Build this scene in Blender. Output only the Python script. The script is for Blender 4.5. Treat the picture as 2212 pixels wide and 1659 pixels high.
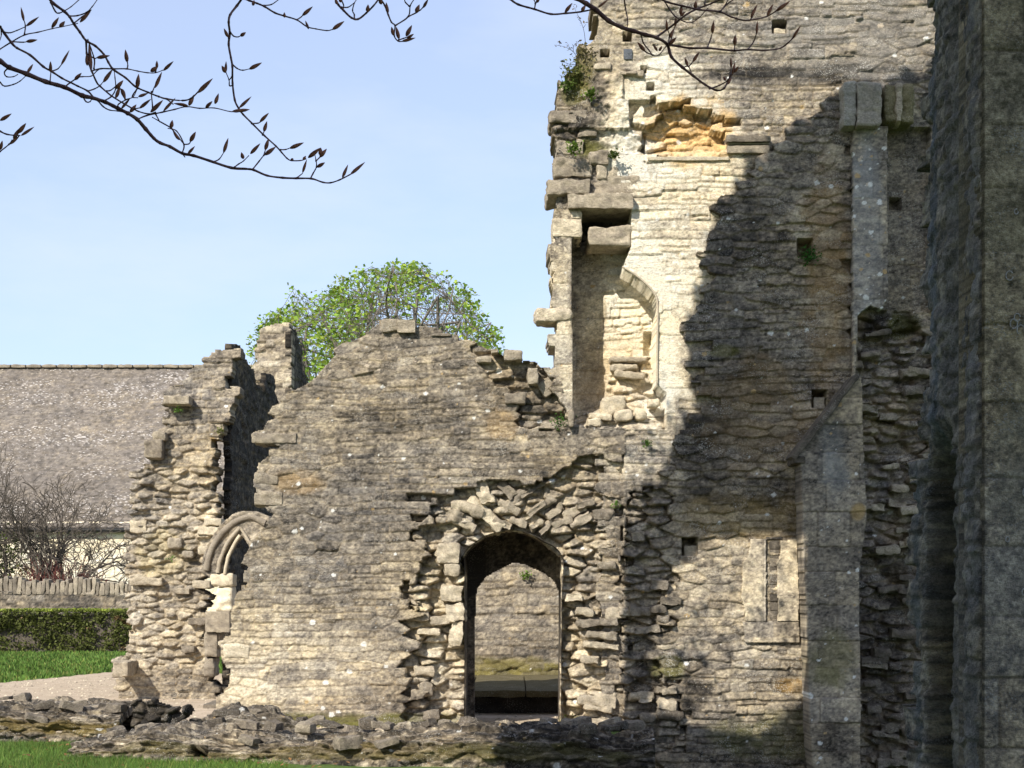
import bpy, math, random
import numpy as np
from mathutils import Vector
for o in list(bpy.data.objects): bpy.data.objects.remove(o)
S = bpy.context.scene
COL = S.collection
# ------------------------------------------------------------------ camera
F, CX, HZ, EYE = 3500.0, 1106.0, 1277.0, 1.6      # focal length / centre / horizon in photo units (photo 2212 wide)
cd = bpy.data.cameras.new('camera'); cam = bpy.data.objects.new('camera', cd); COL.objects.link(cam)
cam.location = (0, 0, EYE); cam.rotation_euler = (math.pi/2, 0, 0)
cd.sensor_width = 36; cd.lens = 36*F/2212; cd.shift_y = (HZ-829.5)/2212
cd.clip_start = .05; cd.clip_end = 3000
S.camera = cam
# ------------------------------------------------------------------ light
AZ, EL = math.radians(35), math.radians(38)
SUN = (-math.sin(AZ)*math.cos(EL), -math.cos(AZ)*math.cos(EL), math.sin(EL))
w = bpy.data.worlds.new('World'); S.world = w; w.use_nodes = True
nt = w.node_tree; nt.nodes.clear()
sky = nt.nodes.new('ShaderNodeTexSky'); sky.sky_type = 'NISHITA'; sky.sun_disc = False
sky.sun_elevation = EL; sky.sun_rotation = math.atan2(SUN[0], SUN[1])
sky.air_density = 1.0; sky.dust_density = 1.2; sky.ozone_density = 3.5
bg = nt.nodes.new('ShaderNodeBackground'); bg.inputs[1].default_value = .145
wo = nt.nodes.new('ShaderNodeOutputWorld')
# thin high cloud veil in the sky
tc = nt.nodes.new('ShaderNodeTexCoord'); mp = nt.nodes.new('ShaderNodeMapping'); mp.inputs[3].default_value = (2.2, 2.2, 7)
nz = nt.nodes.new('ShaderNodeTexNoise'); nz.inputs['Scale'].default_value = 1.6; nz.inputs['Detail'].default_value = 7; nz.inputs['Roughness'].default_value = .55
cr = nt.nodes.new('ShaderNodeMapRange'); cr.inputs[1].default_value = .5; cr.inputs[2].default_value = .85; cr.inputs[3].default_value = .40; cr.inputs[4].default_value = .72
mx = nt.nodes.new('ShaderNodeMixRGB'); mx.inputs[2].default_value = (4.45, 4.75, 6.0, 1)
L = nt.links.new
L(tc.outputs['Generated'], mp.inputs[0]); L(mp.outputs[0], nz.inputs['Vector']); L(nz.outputs[0], cr.inputs[0])
L(cr.outputs[0], mx.inputs[0]); L(sky.outputs[0], mx.inputs[1]); L(mx.outputs[0], bg.inputs[0]); L(bg.outputs[0], wo.inputs[0])
sd = bpy.data.lights.new('sun', 'SUN'); sd.energy = 5.0; sd.angle = math.radians(.25); sd.color = (1, .94, .83)
so = bpy.data.objects.new('sun', sd); COL.objects.link(so); so.rotation_euler = Vector(SUN).to_track_quat('Z', 'Y').to_euler(); so.location = (-20, -20, 40)
S.view_settings.view_transform = 'Standard'; S.view_settings.look = 'None'; S.view_settings.gamma = 1
S.view_settings.use_curve_mapping = False; S.view_settings.exposure = .5
S.cycles.max_bounces = 5; S.cycles.diffuse_bounces = 3

# ------------------------------------------------------------------ numeric helpers
def P(px, py, Y): return ((px-CX)/F*Y, Y, EYE-(py-HZ)/F*Y)
def uv(pts, Y):   return [((x-CX)/F*Y, EYE-(y-HZ)/F*Y) for x, y in pts]
def side(pts, X): # photo points on the plane x = X -> (Y, Z)
    r = []
    for x, y in pts:
        Y = X*F/(x-CX); r.append((Y, EYE-(y-HZ)/F*Y))
    return r
def h3(i, j, k, s):
    n = (i*374761393 + j*668265263 + k*1274126177 + s*974634777) & 0xffffffff
    n = ((n ^ (n >> 13))*1274126177) & 0xffffffff
    n = (n ^ (n >> 16)) & 0xffffff
    return n/float(0xffffff)
def vn(x, y, z=None, s=0):
    x = np.asarray(x, float); y = np.asarray(y, float)
    xi = np.floor(x).astype(np.int64); yi = np.floor(y).astype(np.int64)
    fx = x-xi; fy = y-yi; fx = fx*fx*(3-2*fx); fy = fy*fy*(3-2*fy)
    def lay(k):
        a = h3(xi, yi, k, s); b = h3(xi+1, yi, k, s); c = h3(xi, yi+1, k, s); d = h3(xi+1, yi+1, k, s)
        return (a*(1-fx)+b*fx)*(1-fy)+(c*(1-fx)+d*fx)*fy
    if z is None: return lay(0)*2-1
    z = np.asarray(z, float); zi = np.floor(z).astype(np.int64); fz = z-zi; fz = fz*fz*(3-2*fz)
    return (lay(zi)*(1-fz)+lay(zi+1)*fz)*2-1
def fbm(x, y, z=None, s=0, o=4, g=.55):
    r = 0; a = 1; t = 0
    for i in range(o):
        k = 2.03**i
        r = r+a*vn(x*k, y*k, None if z is None else z*k, s+i*7); t += a; a *= g
    return r/t
def inside(poly, x, y):
    x = np.asarray(x); y = np.asarray(y); c = np.zeros(x.shape, bool); n = len(poly)
    for i in range(n):
        x0, y0 = poly[i]; x1, y1 = poly[(i+1) % n]
        if y0 == y1: continue
        m = ((y0 > y) != (y1 > y)) & (x < (x1-x0)*(y-y0)/(y1-y0)+x0)
        c ^= m
    return c
def sst(a, b, x): t = np.clip((x-a)/(b-a), 0, 1); return t*t*(3-2*t)
def rectp(a, b, c, d): return [(a, b), (c, b), (c, d), (a, d)]

# ------------------------------------------------------------------ object helpers
def tag(o, label=None, cat=None, group=None, kind=None):
    if label: o['label'] = label
    if cat: o['category'] = cat
    if group: o['group'] = group
    if kind: o['kind'] = kind
    return o
def empty(name, loc, label, cat, group=None):
    o = bpy.data.objects.new(name, None); COL.objects.link(o); o.location = loc; o.empty_display_size = .2
    return tag(o, label, cat, group)
def link(name, me, mat, parent=None):
    o = bpy.data.objects.new(name, me); COL.objects.link(o)
    if mat: me.materials.append(mat)
    if parent:
        o.parent = parent; o.matrix_parent_inverse.identity()
        l = parent.location.copy(); p = parent.parent
        while p: l += p.location; p = p.parent
        o.location = -l
    return o
def meshnp(name, V, Q, cols=None, smooth=False):
    V = np.ascontiguousarray(V, np.float32); Q = np.ascontiguousarray(Q, np.int32); k = Q.shape[1]
    me = bpy.data.meshes.new(name)
    me.vertices.add(len(V)); me.vertices.foreach_set('co', V.ravel())
    me.loops.add(Q.size); me.loops.foreach_set('vertex_index', Q.ravel())
    me.polygons.add(len(Q)); me.polygons.foreach_set('loop_start', np.arange(0, Q.size, k, dtype=np.int32))
    me.polygons.foreach_set('loop_total', np.full(len(Q), k, np.int32))
    if smooth: me.polygons.foreach_set('use_smooth', np.ones(len(Q), bool))
    me.update(calc_edges=True)
    if cols is not None:
        a = me.color_attributes.new('Col', 'FLOAT_COLOR', 'POINT')
        c = np.ones((len(V), 4), np.float32); c[:, :3] = cols
        a.data.foreach_set('color', c.ravel())
    return me

# ------------------------------------------------------------------ materials
def mat(name): 
    m = bpy.data.materials.new(name); m.use_nodes = True
    b = m.node_tree.nodes['Principled BSDF']; b.inputs['Roughness'].default_value = .95
    b.inputs['Specular IOR Level'].default_value = .15
    return m, m.node_tree, b
def stone_mat(name, scale=1.0, zs=(1, 1, 1.35), speck=.25, spcol=(.62, .6, .54), amp=.35, bump=.006, flat=None, rings=False, dark=.35):
    m, t, b = mat(name); N = t.nodes.new; K = t.links.new
    at = N('ShaderNodeAttribute'); at.attribute_name = 'Col'; src = at.outputs[0]
    if flat: rgb = N('ShaderNodeRGB'); rgb.outputs[0].default_value = (*flat, 1); src = rgb.outputs[0]
    tc = N('ShaderNodeTexCoord'); co = tc.outputs['Object']
    mpn = N('ShaderNodeMapping'); mpn.inputs[3].default_value = zs; K(co, mpn.inputs[0]); co = mpn.outputs[0]
    n1 = N('ShaderNodeTexNoise'); n1.inputs['Scale'].default_value = 38*scale; n1.inputs['Detail'].default_value = 9; n1.inputs['Roughness'].default_value = .72
    K(co, n1.inputs['Vector'])
    r1 = N('ShaderNodeMapRange'); r1.inputs[1].default_value = .3; r1.inputs[2].default_value = .7; r1.inputs[3].default_value = 1-amp; r1.inputs[4].default_value = 1+amp
    K(n1.outputs[0], r1.inputs[0])
    mu = N('ShaderNodeMixRGB'); mu.blend_type = 'MULTIPLY'; mu.inputs[0].default_value = 1; K(src, mu.inputs[1]); K(r1.outputs[0], mu.inputs[2])
    cur = mu.outputs[0]
    # dark pitting
    v2 = N('ShaderNodeTexNoise'); v2.inputs['Scale'].default_value = 95*scale; v2.inputs['Detail'].default_value = 4; v2.inputs['Roughness'].default_value = .6; K(co, v2.inputs['Vector'])
    r2 = N('ShaderNodeMapRange'); r2.inputs[1].default_value = .43; r2.inputs[2].default_value = .36; r2.inputs[4].default_value = dark; K(v2.outputs[0], r2.inputs[0])
    m2 = N('ShaderNodeMixRGB'); m2.blend_type = 'MULTIPLY'; m2.inputs[2].default_value = (.35, .31, .27, 1); K(r2.outputs[0], m2.inputs[0]); K(cur, m2.inputs[1]); cur = m2.outputs[0]
    # pale lichen flecks, gathered in patches
    vo = N('ShaderNodeTexVoronoi'); vo.inputs['Scale'].default_value = 46*scale; vo.inputs['Randomness'].default_value = 1; K(co, vo.inputs['Vector'])
    n3 = N('ShaderNodeTexNoise'); n3.inputs['Scale'].default_value = 3.2*scale; n3.inputs['Detail'].default_value = 4; K(co, n3.inputs['Vector'])
    r3 = N('ShaderNodeMapRange'); r3.inputs[1].default_value = .4; r3.inputs[2].default_value = .72; r3.inputs[3].default_value = .08; r3.inputs[4].default_value = .42; K(n3.outputs[0], r3.inputs[0])
    lt = N('ShaderNodeMath'); lt.operation = 'LESS_THAN'; K(vo.outputs['Distance'], lt.inputs[0]); K(r3.outputs[0], lt.inputs[1])
    ms = N('ShaderNodeMath'); ms.operation = 'MULTIPLY'; ms.inputs[1].default_value = speck; K(lt.outputs[0], ms.inputs[0])
    m3 = N('ShaderNodeMixRGB'); m3.inputs[2].default_value = (*spcol, 1); K(ms.outputs[0], m3.inputs[0]); K(cur, m3.inputs[1]); cur = m3.outputs[0]
    K(cur, b.inputs['Base Color'])
    ad = N('ShaderNodeMath'); ad.operation = 'MULTIPLY_ADD'; ad.inputs[1].default_value = .55; K(v2.outputs[0], ad.inputs[0]); K(n1.outputs[0], ad.inputs[2])
    bu = N('ShaderNodeBump'); bu.inputs['Strength'].default_value = 1; bu.inputs['Distance'].default_value = bump*4; K(ad.outputs[0], bu.inputs['Height']); K(bu.outputs[0], b.inputs['Normal'])
    return m
STONE = stone_mat('weathered_limestone')
STONE2 = stone_mat('lichened_limestone', speck=.42, amp=.42)
ASHLAR = stone_mat('dressed_limestone', speck=.16, amp=.22, bump=.003, dark=.25)
NEAR = stone_mat('near_limestone', scale=1.5, speck=.4, amp=.5, bump=.005, spcol=(.4, .43, .45))
RIDGE = stone_mat('low_rubble', speck=.3, amp=.5, bump=.009, dark=.5)
ROOF = stone_mat('stone_slate', scale=.20, zs=(.6, 1.6, 1.6), speck=.62, spcol=(.60, .56, .53), amp=.25, bump=.01)
def plain(name, c, rough=.9, var=.25, scale=20, bump=0):
    m, t, b = mat(name); N = t.nodes.new; K = t.links.new
    tc = N('ShaderNodeTexCoord'); n1 = N('ShaderNodeTexNoise'); n1.inputs['Scale'].default_value = scale; n1.inputs['Detail'].default_value = 6
    K(tc.outputs['Object'], n1.inputs['Vector'])
    r = N('ShaderNodeMapRange'); r.inputs[1].default_value = .3; r.inputs[2].default_value = .7; r.inputs[3].default_value = 1-var; r.inputs[4].default_value = 1+var; K(n1.outputs[0], r.inputs[0])
    mu = N('ShaderNodeMixRGB'); mu.blend_type = 'MULTIPLY'; mu.inputs[0].default_value = 1; mu.inputs[1].default_value = (*c, 1); K(r.outputs[0], mu.inputs[2]); K(mu.outputs[0], b.inputs['Base Color'])
    b.inputs['Roughness'].default_value = rough
    if bump:
        bu = N('ShaderNodeBump'); bu.inputs['Distance'].default_value = bump; K(n1.outputs[0], bu.inputs['Height']); K(bu.outputs[0], b.inputs['Normal'])
    return m
def leafmat(name, trans=.35):
    m, t, b = mat(name); N = t.nodes.new; K = t.links.new
    at = N('ShaderNodeAttribute'); at.attribute_name = 'Col'; K(at.outputs[0], b.inputs['Base Color']); b.inputs['Roughness'].default_value = .6
    tr = N('ShaderNodeBsdfTranslucent'); K(at.outputs[0], tr.inputs[0]); mxs = N('ShaderNodeMixShader'); mxs.inputs[0].default_value = trans
    K(b.outputs[0], mxs.inputs[1]); K(tr.outputs[0], mxs.inputs[2]); K(mxs.outputs[0], t.nodes['Material Output'].inputs[0])
    return m
LEAF = leafmat('leaf'); BARK = plain('bark', (.16, .135, .11), var=.4, scale=30); DARKBARK = plain('dark_bark', (.095, .08, .065), var=.4, scale=30)
TWIG = plain('beech_twig', (.12, .065, .06), rough=.55, var=.35, scale=120); BUD = plain('beech_bud', (.20, .085, .05), rough=.5, var=.5, scale=150)
IRON = plain('painted_iron', (.02, .02, .02), rough=.5)

# ------------------------------------------------------------------ stone wall engine
RAMP = np.array([[.035, .031, .027], [.115, .098, .078], [.238, .202, .157], [.43, .366, .272], [.66, .570, .415], [.82, .750, .60]])
def ramp(t, ochre=0.):
    t = np.clip(t, 0, 1)*(len(RAMP)-1)
    c = np.stack([np.interp(t, range(len(RAMP)), RAMP[:, k]) for k in range(3)], -1)
    return c
class PatV:
    """irregular rubble: flattened Voronoi cells in loose rows"""
    def __init__(s, seed, u, v, w, h, ju=.42, jvv=.30, wob=.03):
        vv = v+wob*vn(u*.6, v*.6, s=seed)+.012*vn(u*5, v*5, s=seed+2); uu = u+.012*vn(u*8, v*8, s=seed+3)
        j = np.floor(vv/h).astype(np.int64); F1 = np.full(u.shape, 9.); F2 = F1.copy(); cu = u*0; cv = u*0; cid = np.zeros(u.shape, np.int64)
        for dj in (-1, 0, 1):
            jr = j+dj; off = h3(jr, jr*0, 1, seed)*3; a = uu/w+off; i = np.floor(a).astype(np.int64)
            for di in (-1, 0, 1):
                ii = i+di; h1, h2, h4 = h3(ii, jr, 2, seed), h3(ii, jr, 3, seed), h3(ii, jr, 4, seed)
                du = (a-(ii+.5+(h1-.5)*2*ju))*w; dv = vv-(jr+.5+(h2-.5)*2*jvv)*h
                d = np.sqrt((du*(h/w)*1.15)**2+dv**2)-h*.32*(h4-.5)
                m = d < F1; F2 = np.where(m, F1, np.minimum(F2, d)); F1 = np.where(m, d, F1)
                cu = np.where(m, u-du, cu); cv = np.where(m, v-dv, cv); cid = np.where(m, ii*7919+jr*104729, cid)
        s.id = cid; s.uc = cu; s.vc = cv; s.e = (F2-F1)*.6; s.hh = np.full(u.shape, h/2); s.hw = np.full(u.shape, w/2)
        s.vrel = np.clip((v-cv)/(h*.5), -1.2, 1.2); s.urel = np.clip((u-cu)/(w*.5), -1.2, 1.2)
        s.r = [h3(cid, cid*0, 10+q, seed) for q in range(6)]
class Pat:
    def __init__(s, seed, u, v, hm, wm, wob=.03, jit=.012, brk_=.07):
        rng = np.random.RandomState(seed); u0, u1, v0, v1 = u.min(), u.max(), v.min(), v.max()
        e = [v0-.6]
        while e[-1] < v1+.6: e.append(e[-1]+rng.uniform(*hm))
        e = np.array(e)
        ju_ = np.floor(v/.31+.7*vn(u*1.3, v*1.3, s=seed+4)).astype(np.int64); iu_ = np.floor(u/.62+.37*ju_+.4*vn(u*3, v*3, s=seed+6)).astype(np.int64)
        brk = (h3(iu_, ju_, 3, seed)-.5)*brk_
        vv = v+brk+wob*vn(u*.55, v*.5, s=seed)+wob*.7*vn(u*1.7, v*1.3, s=seed+1)+.006*vn(u*9, v*9, s=seed+2)
        uu = u+jit*vn(u*6, v*6, s=seed+3)-u0+3
        c = np.clip(np.searchsorted(e, vv)-1, 0, len(e)-2)
        keys = []
        Wd = u1-u0+6
        for j in range(len(e)-1):
            x = rng.uniform(0, .5)
            k = [0]
            while x < Wd: k.append(x); x += wm[0]+(wm[1]-wm[0])*rng.rand()**1.6*(.6+.8*(e[j+1]-e[j])/hm[1])
            k.append(Wd+2); keys.append(np.array(k)+j*1000.)
        keys = np.concatenate(keys)
        k = np.clip(np.searchsorted(keys, c*1000.+uu)-1, 0, len(keys)-2)
        a, b = keys[k]-c*1000., keys[k+1]-c*1000.
        s.id = k; R = rng.rand(6, len(keys)+1)
        s.r = [R[i][k] for i in range(6)]
        s.uc = (a+b)/2+u0-3; s.vc = (e[c]+e[c+1])/2-(vv-v); s.hh = (e[c+1]-e[c])/2; s.hw = (b-a)/2
        s.vrel = (vv-(e[c]+e[c+1])/2)/s.hh
        s.urel = (uu-(a+b)/2)/np.maximum(s.hw, .01)
        du = np.minimum(uu-a, b-uu); dv = np.minimum(vv-e[c], e[c+1]-vv)
        q = .035; ed = np.minimum(du, dv); m = (du < q) & (dv < q)
        s.e = np.where(m, q-np.hypot(q-du, q-dv), ed)
        # snapped centre (constant over one stone)
        s.vc = (e[c]+e[c+1])/2-wob*vn(s.uc*.55, (e[c]+e[c+1])/2*.5, s=seed)
def pick(m, A, B):
    o = object.__new__(Pat)
    for k in ('id', 'uc', 'vc', 'hh', 'hw', 'e', 'vrel', 'urel'): setattr(o, k, np.where(m, getattr(B, k), getattr(A, k)))
    o.id = np.where(m, B.id+10**6, A.id)
    o.r = [np.where(m, B.r[i], A.r[i]) for i in range(6)]
    return o

def wall(name, mapf, box, outline, mt, parent=None, res=.0125, holes=(), zones=(), ash=(), seed=1, hm=(.06, .13), wm=(.14, .55),
         ashm=((.24, .36), (.4, .8)), amp=.016, tilt=.008, joint=.012, jw=.012, base=None, tone=.45, tvar=.16, blobs=(), tints=(), thick=.7, nback=3,
         hard=False, spots=0, flip=False, fine=.004, hcells=None, snap=.55, wob=.03, mortar=.1, mort_t=.42, big=.16, mott=1., vor=.02, vsz=(.27, .10), lum=None):
    """One masonry face: a dense sheet of single stones with relief. outline/holes in (u,v). zones: (poly, depth, amp, tone shift, hard)
    ash: polygons laid in large blocks. blobs: (u,v,ru,rv,dtone). tints: (u,v,ru,rv,rgb,strength)."""
    u0, u1, v0, v1 = box
    nu = int((u1-u0)/res)+1; nv = int((v1-v0)/res)+1
    u, v = np.meshgrid(u0+np.arange(nu)*res, v0+np.arange(nv)*res)
    sh = u.shape; u = u.ravel(); v = v.ravel()
    A = Pat(seed, u, v, hm, wm, wob)
    mr = np.zeros(u.shape, bool)
    for z in zones:
        if z[2] >= .03: mr |= inside(z[0], u, v)
    if vor is not None: mr |= fbm(A.uc*.9, A.vc*.9, s=seed+91, o=2) > vor
    if mr.any(): A = pick(mr, A, PatV(seed+60, u, v, vsz[0], vsz[1]))
    if ash:
        B = Pat(seed+50, u, v, ashm[0], ashm[1], .004, .004, 0)
        m = np.zeros(u.shape, bool)
        for p in ash:
            m |= inside(p, A.uc, A.vc)
        A = pick(m, A, B); isash = m
    else: isash = np.zeros(u.shape, bool)
    H = np.zeros(u.shape); AM = np.where(isash, amp*.35, amp); T = np.zeros(u.shape); RO = np.zeros(u.shape)
    for z in zones:
        poly, d, a, dt, hd = z[:5]
        m = inside(poly, u, v) if hd else inside(poly, A.uc+.05*(A.r[4]-.5), A.vc)
        dd = d(u, v) if callable(d) else d
        H = np.where(m, dd, H); AM = np.where(m, a, AM); T = np.where(m, T+dt, T)
        RO = np.where(m, min(1, a/.05), RO)
        if len(z) > 5 and z[5]: isash = np.where(m, True, isash)
    if base is not None: H = H+base(u, v)
    r = A.r
    jv = np.clip(.7+1.3*fbm(u*1.7, v*3.1, s=seed+12, o=3), .25, 1)
    jj = (1-sst(0, 1, A.e/np.where(isash, .012, jw*(1+RO*.8))))*np.maximum(jv, RO)
    h = H+AM*(r[0]*2-1)*(1+.8*(r[1] > .85))+.35*AM*fbm(u*9, v*12, s=seed+13, o=3)*(1-.6*RO)
    h -= np.where(isash, .15, 1)*tilt*(1+RO*2)*A.vrel*(.15+2.2*r[2]**2.5+RO*.5)
    h += RO*.02*A.urel*(r[3]-.5)*2+RO*.06*fbm(u*7, v*10, s=seed+14, o=4)
    h -= RO*.03*np.maximum(0, A.urel**2-.3)*r[5]
    hj = H-joint*.8+RO*-.035
    h = np.where(isash, h-jj*.009, h*(1-jj)+np.minimum(h, hj)*jj)
    h += fine*fbm(u*22, v*22, s=seed+9, o=3)*(1+RO*1.5)*np.where(isash, .5, 1)+np.where(isash, .004, .012+.02*RO)*fbm(u*4, v*6, s=seed+19, o=3)
    # ---- colour (the stone's own, plus shade put in below and by blobs)
    n1 = fbm(u*.9, v*1.1, s=seed+30, o=5); nf_ = 2.2 if res < .01 else 1; n2 = fbm(u*8*nf_, v*13*(1 if nf_ == 1 else .7)*nf_, s=seed+31, o=4); n3 = fbm(u*30*nf_, v*42*(1 if nf_ == 1 else .7)*nf_, s=seed+33, o=2, g=.8)
    t = tone+T+tvar*(r[3]-.5)*2*np.where(isash, .5, 1)+big*n1+mott*(.20*n2+.27*n3)
    for b in blobs:
        bu, bv, ru, rv, dt = b
        d = ((u-bu)/ru)**2+((v-bv)/rv)**2+.55*fbm(u*2.3, v*2.3, s=seed+41, o=4)
        t = t+dt*(1-sst(.35, 1.25, d))
    edge = (A.vrel < -.55)*(A.r[5] > .45)*(~isash)*(1-RO)
    t = t-.10*edge*mott+.05*(A.vrel > .5)*mott*(1-RO)*(~isash)  # stone bottoms darker, tops paler: shade of overhanging lips put into the colour
    pit = sst(.30, .52, fbm(u*24, v*34, s=seed+35, o=3, g=.7))
    t = t-.20*pit*mott
    c = ramp(t)
    mt_ = ramp(np.clip(mort_t+.25*(t-mort_t)+.1*n2, 0, 1))
    mt_ = np.where(isash[:, None], mt_*.45, mt_)
    jm = jj*np.where(isash, .75, .75)
    c = c*(1-jm[:, None])+mt_*jm[:, None]*np.array([1.03, .98, .9])
    # hue by stone: warm ochre to cool grey
    hue = (r[2]-.5)*.5+.7*n1+.25*n2
    c *= np.stack([1+.10*hue, 1+.01*hue, 1-.20*hue], -1)
    for tn in tints:
        bu, bv, ru, rv, rgb, k = tn
        d = ((u-bu)/ru)**2+((v-bv)/rv)**2+.7*fbm(u*5, v*5, s=seed+43, o=4)
        m = (k*(1-sst(.25, 1.15, d))*(.65+.7*r[1])).clip(0, 1)[:, None]
        c = c*(1-m)+np.array(rgb)*(.75+.5*(n2[:, None]+.5))*m
    rng = np.random.RandomState(seed+77)
    for i in range(spots):
        su, sv = rng.uniform(u0, u1), rng.uniform(v0, v1); rr = .006+.024*rng.rand()**4
        iu, iv = int((su-u0)/res), int((sv-v0)/res); k = int(rr*1.6/res)+1
        kind = rng.rand()
        colr = (.80, .79, .74) if kind < .62 else ((.52, .36, .17) if kind < .85 else (.6, .5, .38))
        for a in range(max(0, iv-k), min(nv, iv+k+1)):
            for b in range(max(0, iu-k), min(nu, iu+k+1)):
                ix = a*nu+b
                q = math.hypot((u[ix]-su)/1.2, v[ix]-sv)/rr+.35*n3[ix]
                if q < 1: c[ix] = c[ix]*.15+np.array(colr)*.85
    c = c.clip(.01, .86)
    # ---- cells
    def cell(arr): return arr.reshape(sh)[:-1, :-1]
    cu, cv = cell(u)+res/2, cell(v)+res/2
    if hard: keep = inside(outline, cu+.011*fbm(cu*9, cv*9, s=seed+22, o=3), cv+.008*fbm(cu*9, cv*9, s=seed+23, o=3))
    else:
        su, sv = cell(A.uc), cell(A.vc); j = cell(A.r[4])-.5
        ew = .03*fbm(cu*7, cv*7, s=seed+21, o=3); q_ = snap
        keep = inside(outline, q_*su+(1-q_)*cu+j*.05+ew, .75*q_*sv+(1-.75*q_)*cv+ew*.7)
    for hp in holes: keep &= ~inside(hp, cu, cv)
    ii, jx = np.nonzero(keep); a = ii*nu+jx
    Q = np.stack([a, a+1, a+nu+1, a+nu], -1)
    X, Yv, Z = mapf(u, v, h); V = np.stack([X, Yv, Z], -1)
    # ---- thickness: boundary edges carried back
    kp = np.pad(keep, 1)
    E = []
    i, j = np.nonzero(kp[1:-1, 1:-1] & ~kp[:-2, 1:-1]); E.append(np.stack([i*nu+j+1, i*nu+j], -1))
    i, j = np.nonzero(kp[1:-1, 1:-1] & ~kp[2:, 1:-1]); E.append(np.stack([(i+1)*nu+j, (i+1)*nu+j+1], -1))
    i, j = np.nonzero(kp[1:-1, 1:-1] & ~kp[1:-1, :-2]); E.append(np.stack([i*nu+j, (i+1)*nu+j], -1))
    i, j = np.nonzero(kp[1:-1, 1:-1] & ~kp[1:-1, 2:]); E.append(np.stack([(i+1)*nu+j+1, i*nu+j+1], -1))
    E = np.concatenate(E)
    bv, inv = np.unique(E.ravel(), return_inverse=True); E2 = inv.reshape(E.shape)
    Vs = [V]; Cs = [c]; Qs = [Q]; base_idx = bv.copy(); off = len(V)
    for s_ in range(1, nback+1):
        f = s_/nback; dpt = -thick*f+h[bv]*(1-f)
        ub = u[bv]+.018*vn(u[bv]*9, v[bv]*9, dpt*9+5, s=seed+5)*(0 if hard else 1)*(s_ < nback+1)
        vb = v[bv]+.012*vn(u[bv]*9+31, v[bv]*9, dpt*9+5, s=seed+6)*(0 if hard else 1)
        x, y, z = mapf(ub, vb, dpt); Vs.append(np.stack([x, y, z], -1))
        cc = c[bv]*(.85+.25*vn(u[bv]*12, v[bv]*12, dpt*12, s=seed+8))[:, None]
        Cs.append(cc)
        nidx = off+np.arange(len(bv)); off += len(bv)
        Qs.append(np.stack([base_idx[E2[:, 0]], base_idx[E2[:, 1]], nidx[E2[:, 1]], nidx[E2[:, 0]]], -1)); base_idx = nidx
    # back sheet so that it is a solid
    bq = Q[::1]; 
    step = 4
    V = np.concatenate(Vs); C_ = np.concatenate(Cs); Q = np.concatenate(Qs)
    used, inv = np.unique(Q.ravel(), return_inverse=True)
    V = V[used]; C_ = C_[used]; Q = inv.reshape(Q.shape)
    if flip: Q = Q[:, ::-1]
    me = meshnp(name, V, Q, C_)
    return link(name, me, mt, parent)
def planeY(Y): return lambda u, v, h: (u, Y-h, v)
def planeX(X, sgn=1): return lambda u, v, h: (X+sgn*h, u, v)
def bbox(pts, m=.02):
    a = np.array(pts); return (a[:, 0].min()-m, a[:, 0].max()+m, a[:, 1].min()-m, a[:, 1].max()+m)

def block(cx, cy, cz, sx, sy, sz, rad=.018, rough=.016, res=.018, rot=0, tone=.5, seed=0, yaw=0, tvar=.1, pitch=0, tint=None):
    """verts, faces, colours of one rough-hewn stone"""
    V = []; Q = []; n0 = 0; s = np.array([sx, sy, sz])/2
    for ax in range(3):
        for sg in (-1, 1):
            a, b = (ax+1) % 3, (ax+2) % 3
            na = max(2, min(26, int(2*s[a]/res))); nb = max(2, min(26, int(2*s[b]/res)))
            A, B = np.meshgrid(np.linspace(-1, 1, na+1), np.linspace(-1, 1, nb+1))
            p = np.zeros((A.size, 3)); p[:, a] = A.ravel()*s[a]; p[:, b] = B.ravel()*s[b]; p[:, ax] = sg*s[ax]
            V.append(p); i, j = np.meshgrid(range(na), range(nb)); k = (j*(na+1)+i).ravel()+n0
            q = np.stack([k, k+1, k+na+2, k+na+1], -1); Q.append(q if sg > 0 else q[:, ::-1]); n0 += A.size
    V = np.concatenate(V); Q = np.concatenate(Q)
    inn = np.clip(V, -(s-rad), s-rad); d = V-inn; l = np.linalg.norm(d, axis=1, keepdims=True)+1e-9
    nrm = d/l; V = inn+nrm*rad
    o = seed*3.7
    f = fbm(V[:, 0]*8+o, V[:, 1]*8, V[:, 2]*11, s=seed, o=4)+.35*fbm(V[:, 0]*2.5+o, V[:, 1]*3, V[:, 2]*6, s=seed+5, o=2)
    V = V+nrm*(f*rough*2)[:, None]
    cl, sl = math.cos(rot), math.sin(rot)
    x = V[:, 0]*cl-V[:, 2]*sl; z = V[:, 0]*sl+V[:, 2]*cl; y = V[:, 1]
    cp, sp = math.cos(pitch), math.sin(pitch); y, z = y*cp-z*sp, y*sp+z*cp
    cy_, sy_ = math.cos(yaw), math.sin(yaw); x, y = x*cy_-y*sy_, x*sy_+y*cy_
    W = np.stack([x+cx, y+cy, z+cz], -1)
    n = fbm(W[:, 0]*14, W[:, 1]*14, W[:, 2]*14, s=seed+3, o=3)
    n_b = fbm(W[:, 0]*34, W[:, 1]*34, W[:, 2]*40, s=seed+4, o=2)
    c = ramp(tone+(tvar+.06)*n+.12*n_b)
    if tint: c = c*(1-tint[3])+np.array(tint[:3])*tint[3]
    return W, Q, c
def join(parts):
    V = []; Q = []; C = []; n = 0
    for v, q, c in parts: V.append(v); Q.append(q+n); C.append(c); n += len(v)
    return np.concatenate(V), np.concatenate(Q), np.concatenate(C)
def blocks(name, parts, mt=None, parent=None, each=False):
    if each:
        for V, Q, C in parts: link(name, meshnp(name, V, Q, C), mt or STONE, parent)
        return
    V, Q, C = join(parts); return link(name, meshnp(name, V, Q, C), mt or STONE, parent)
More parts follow.
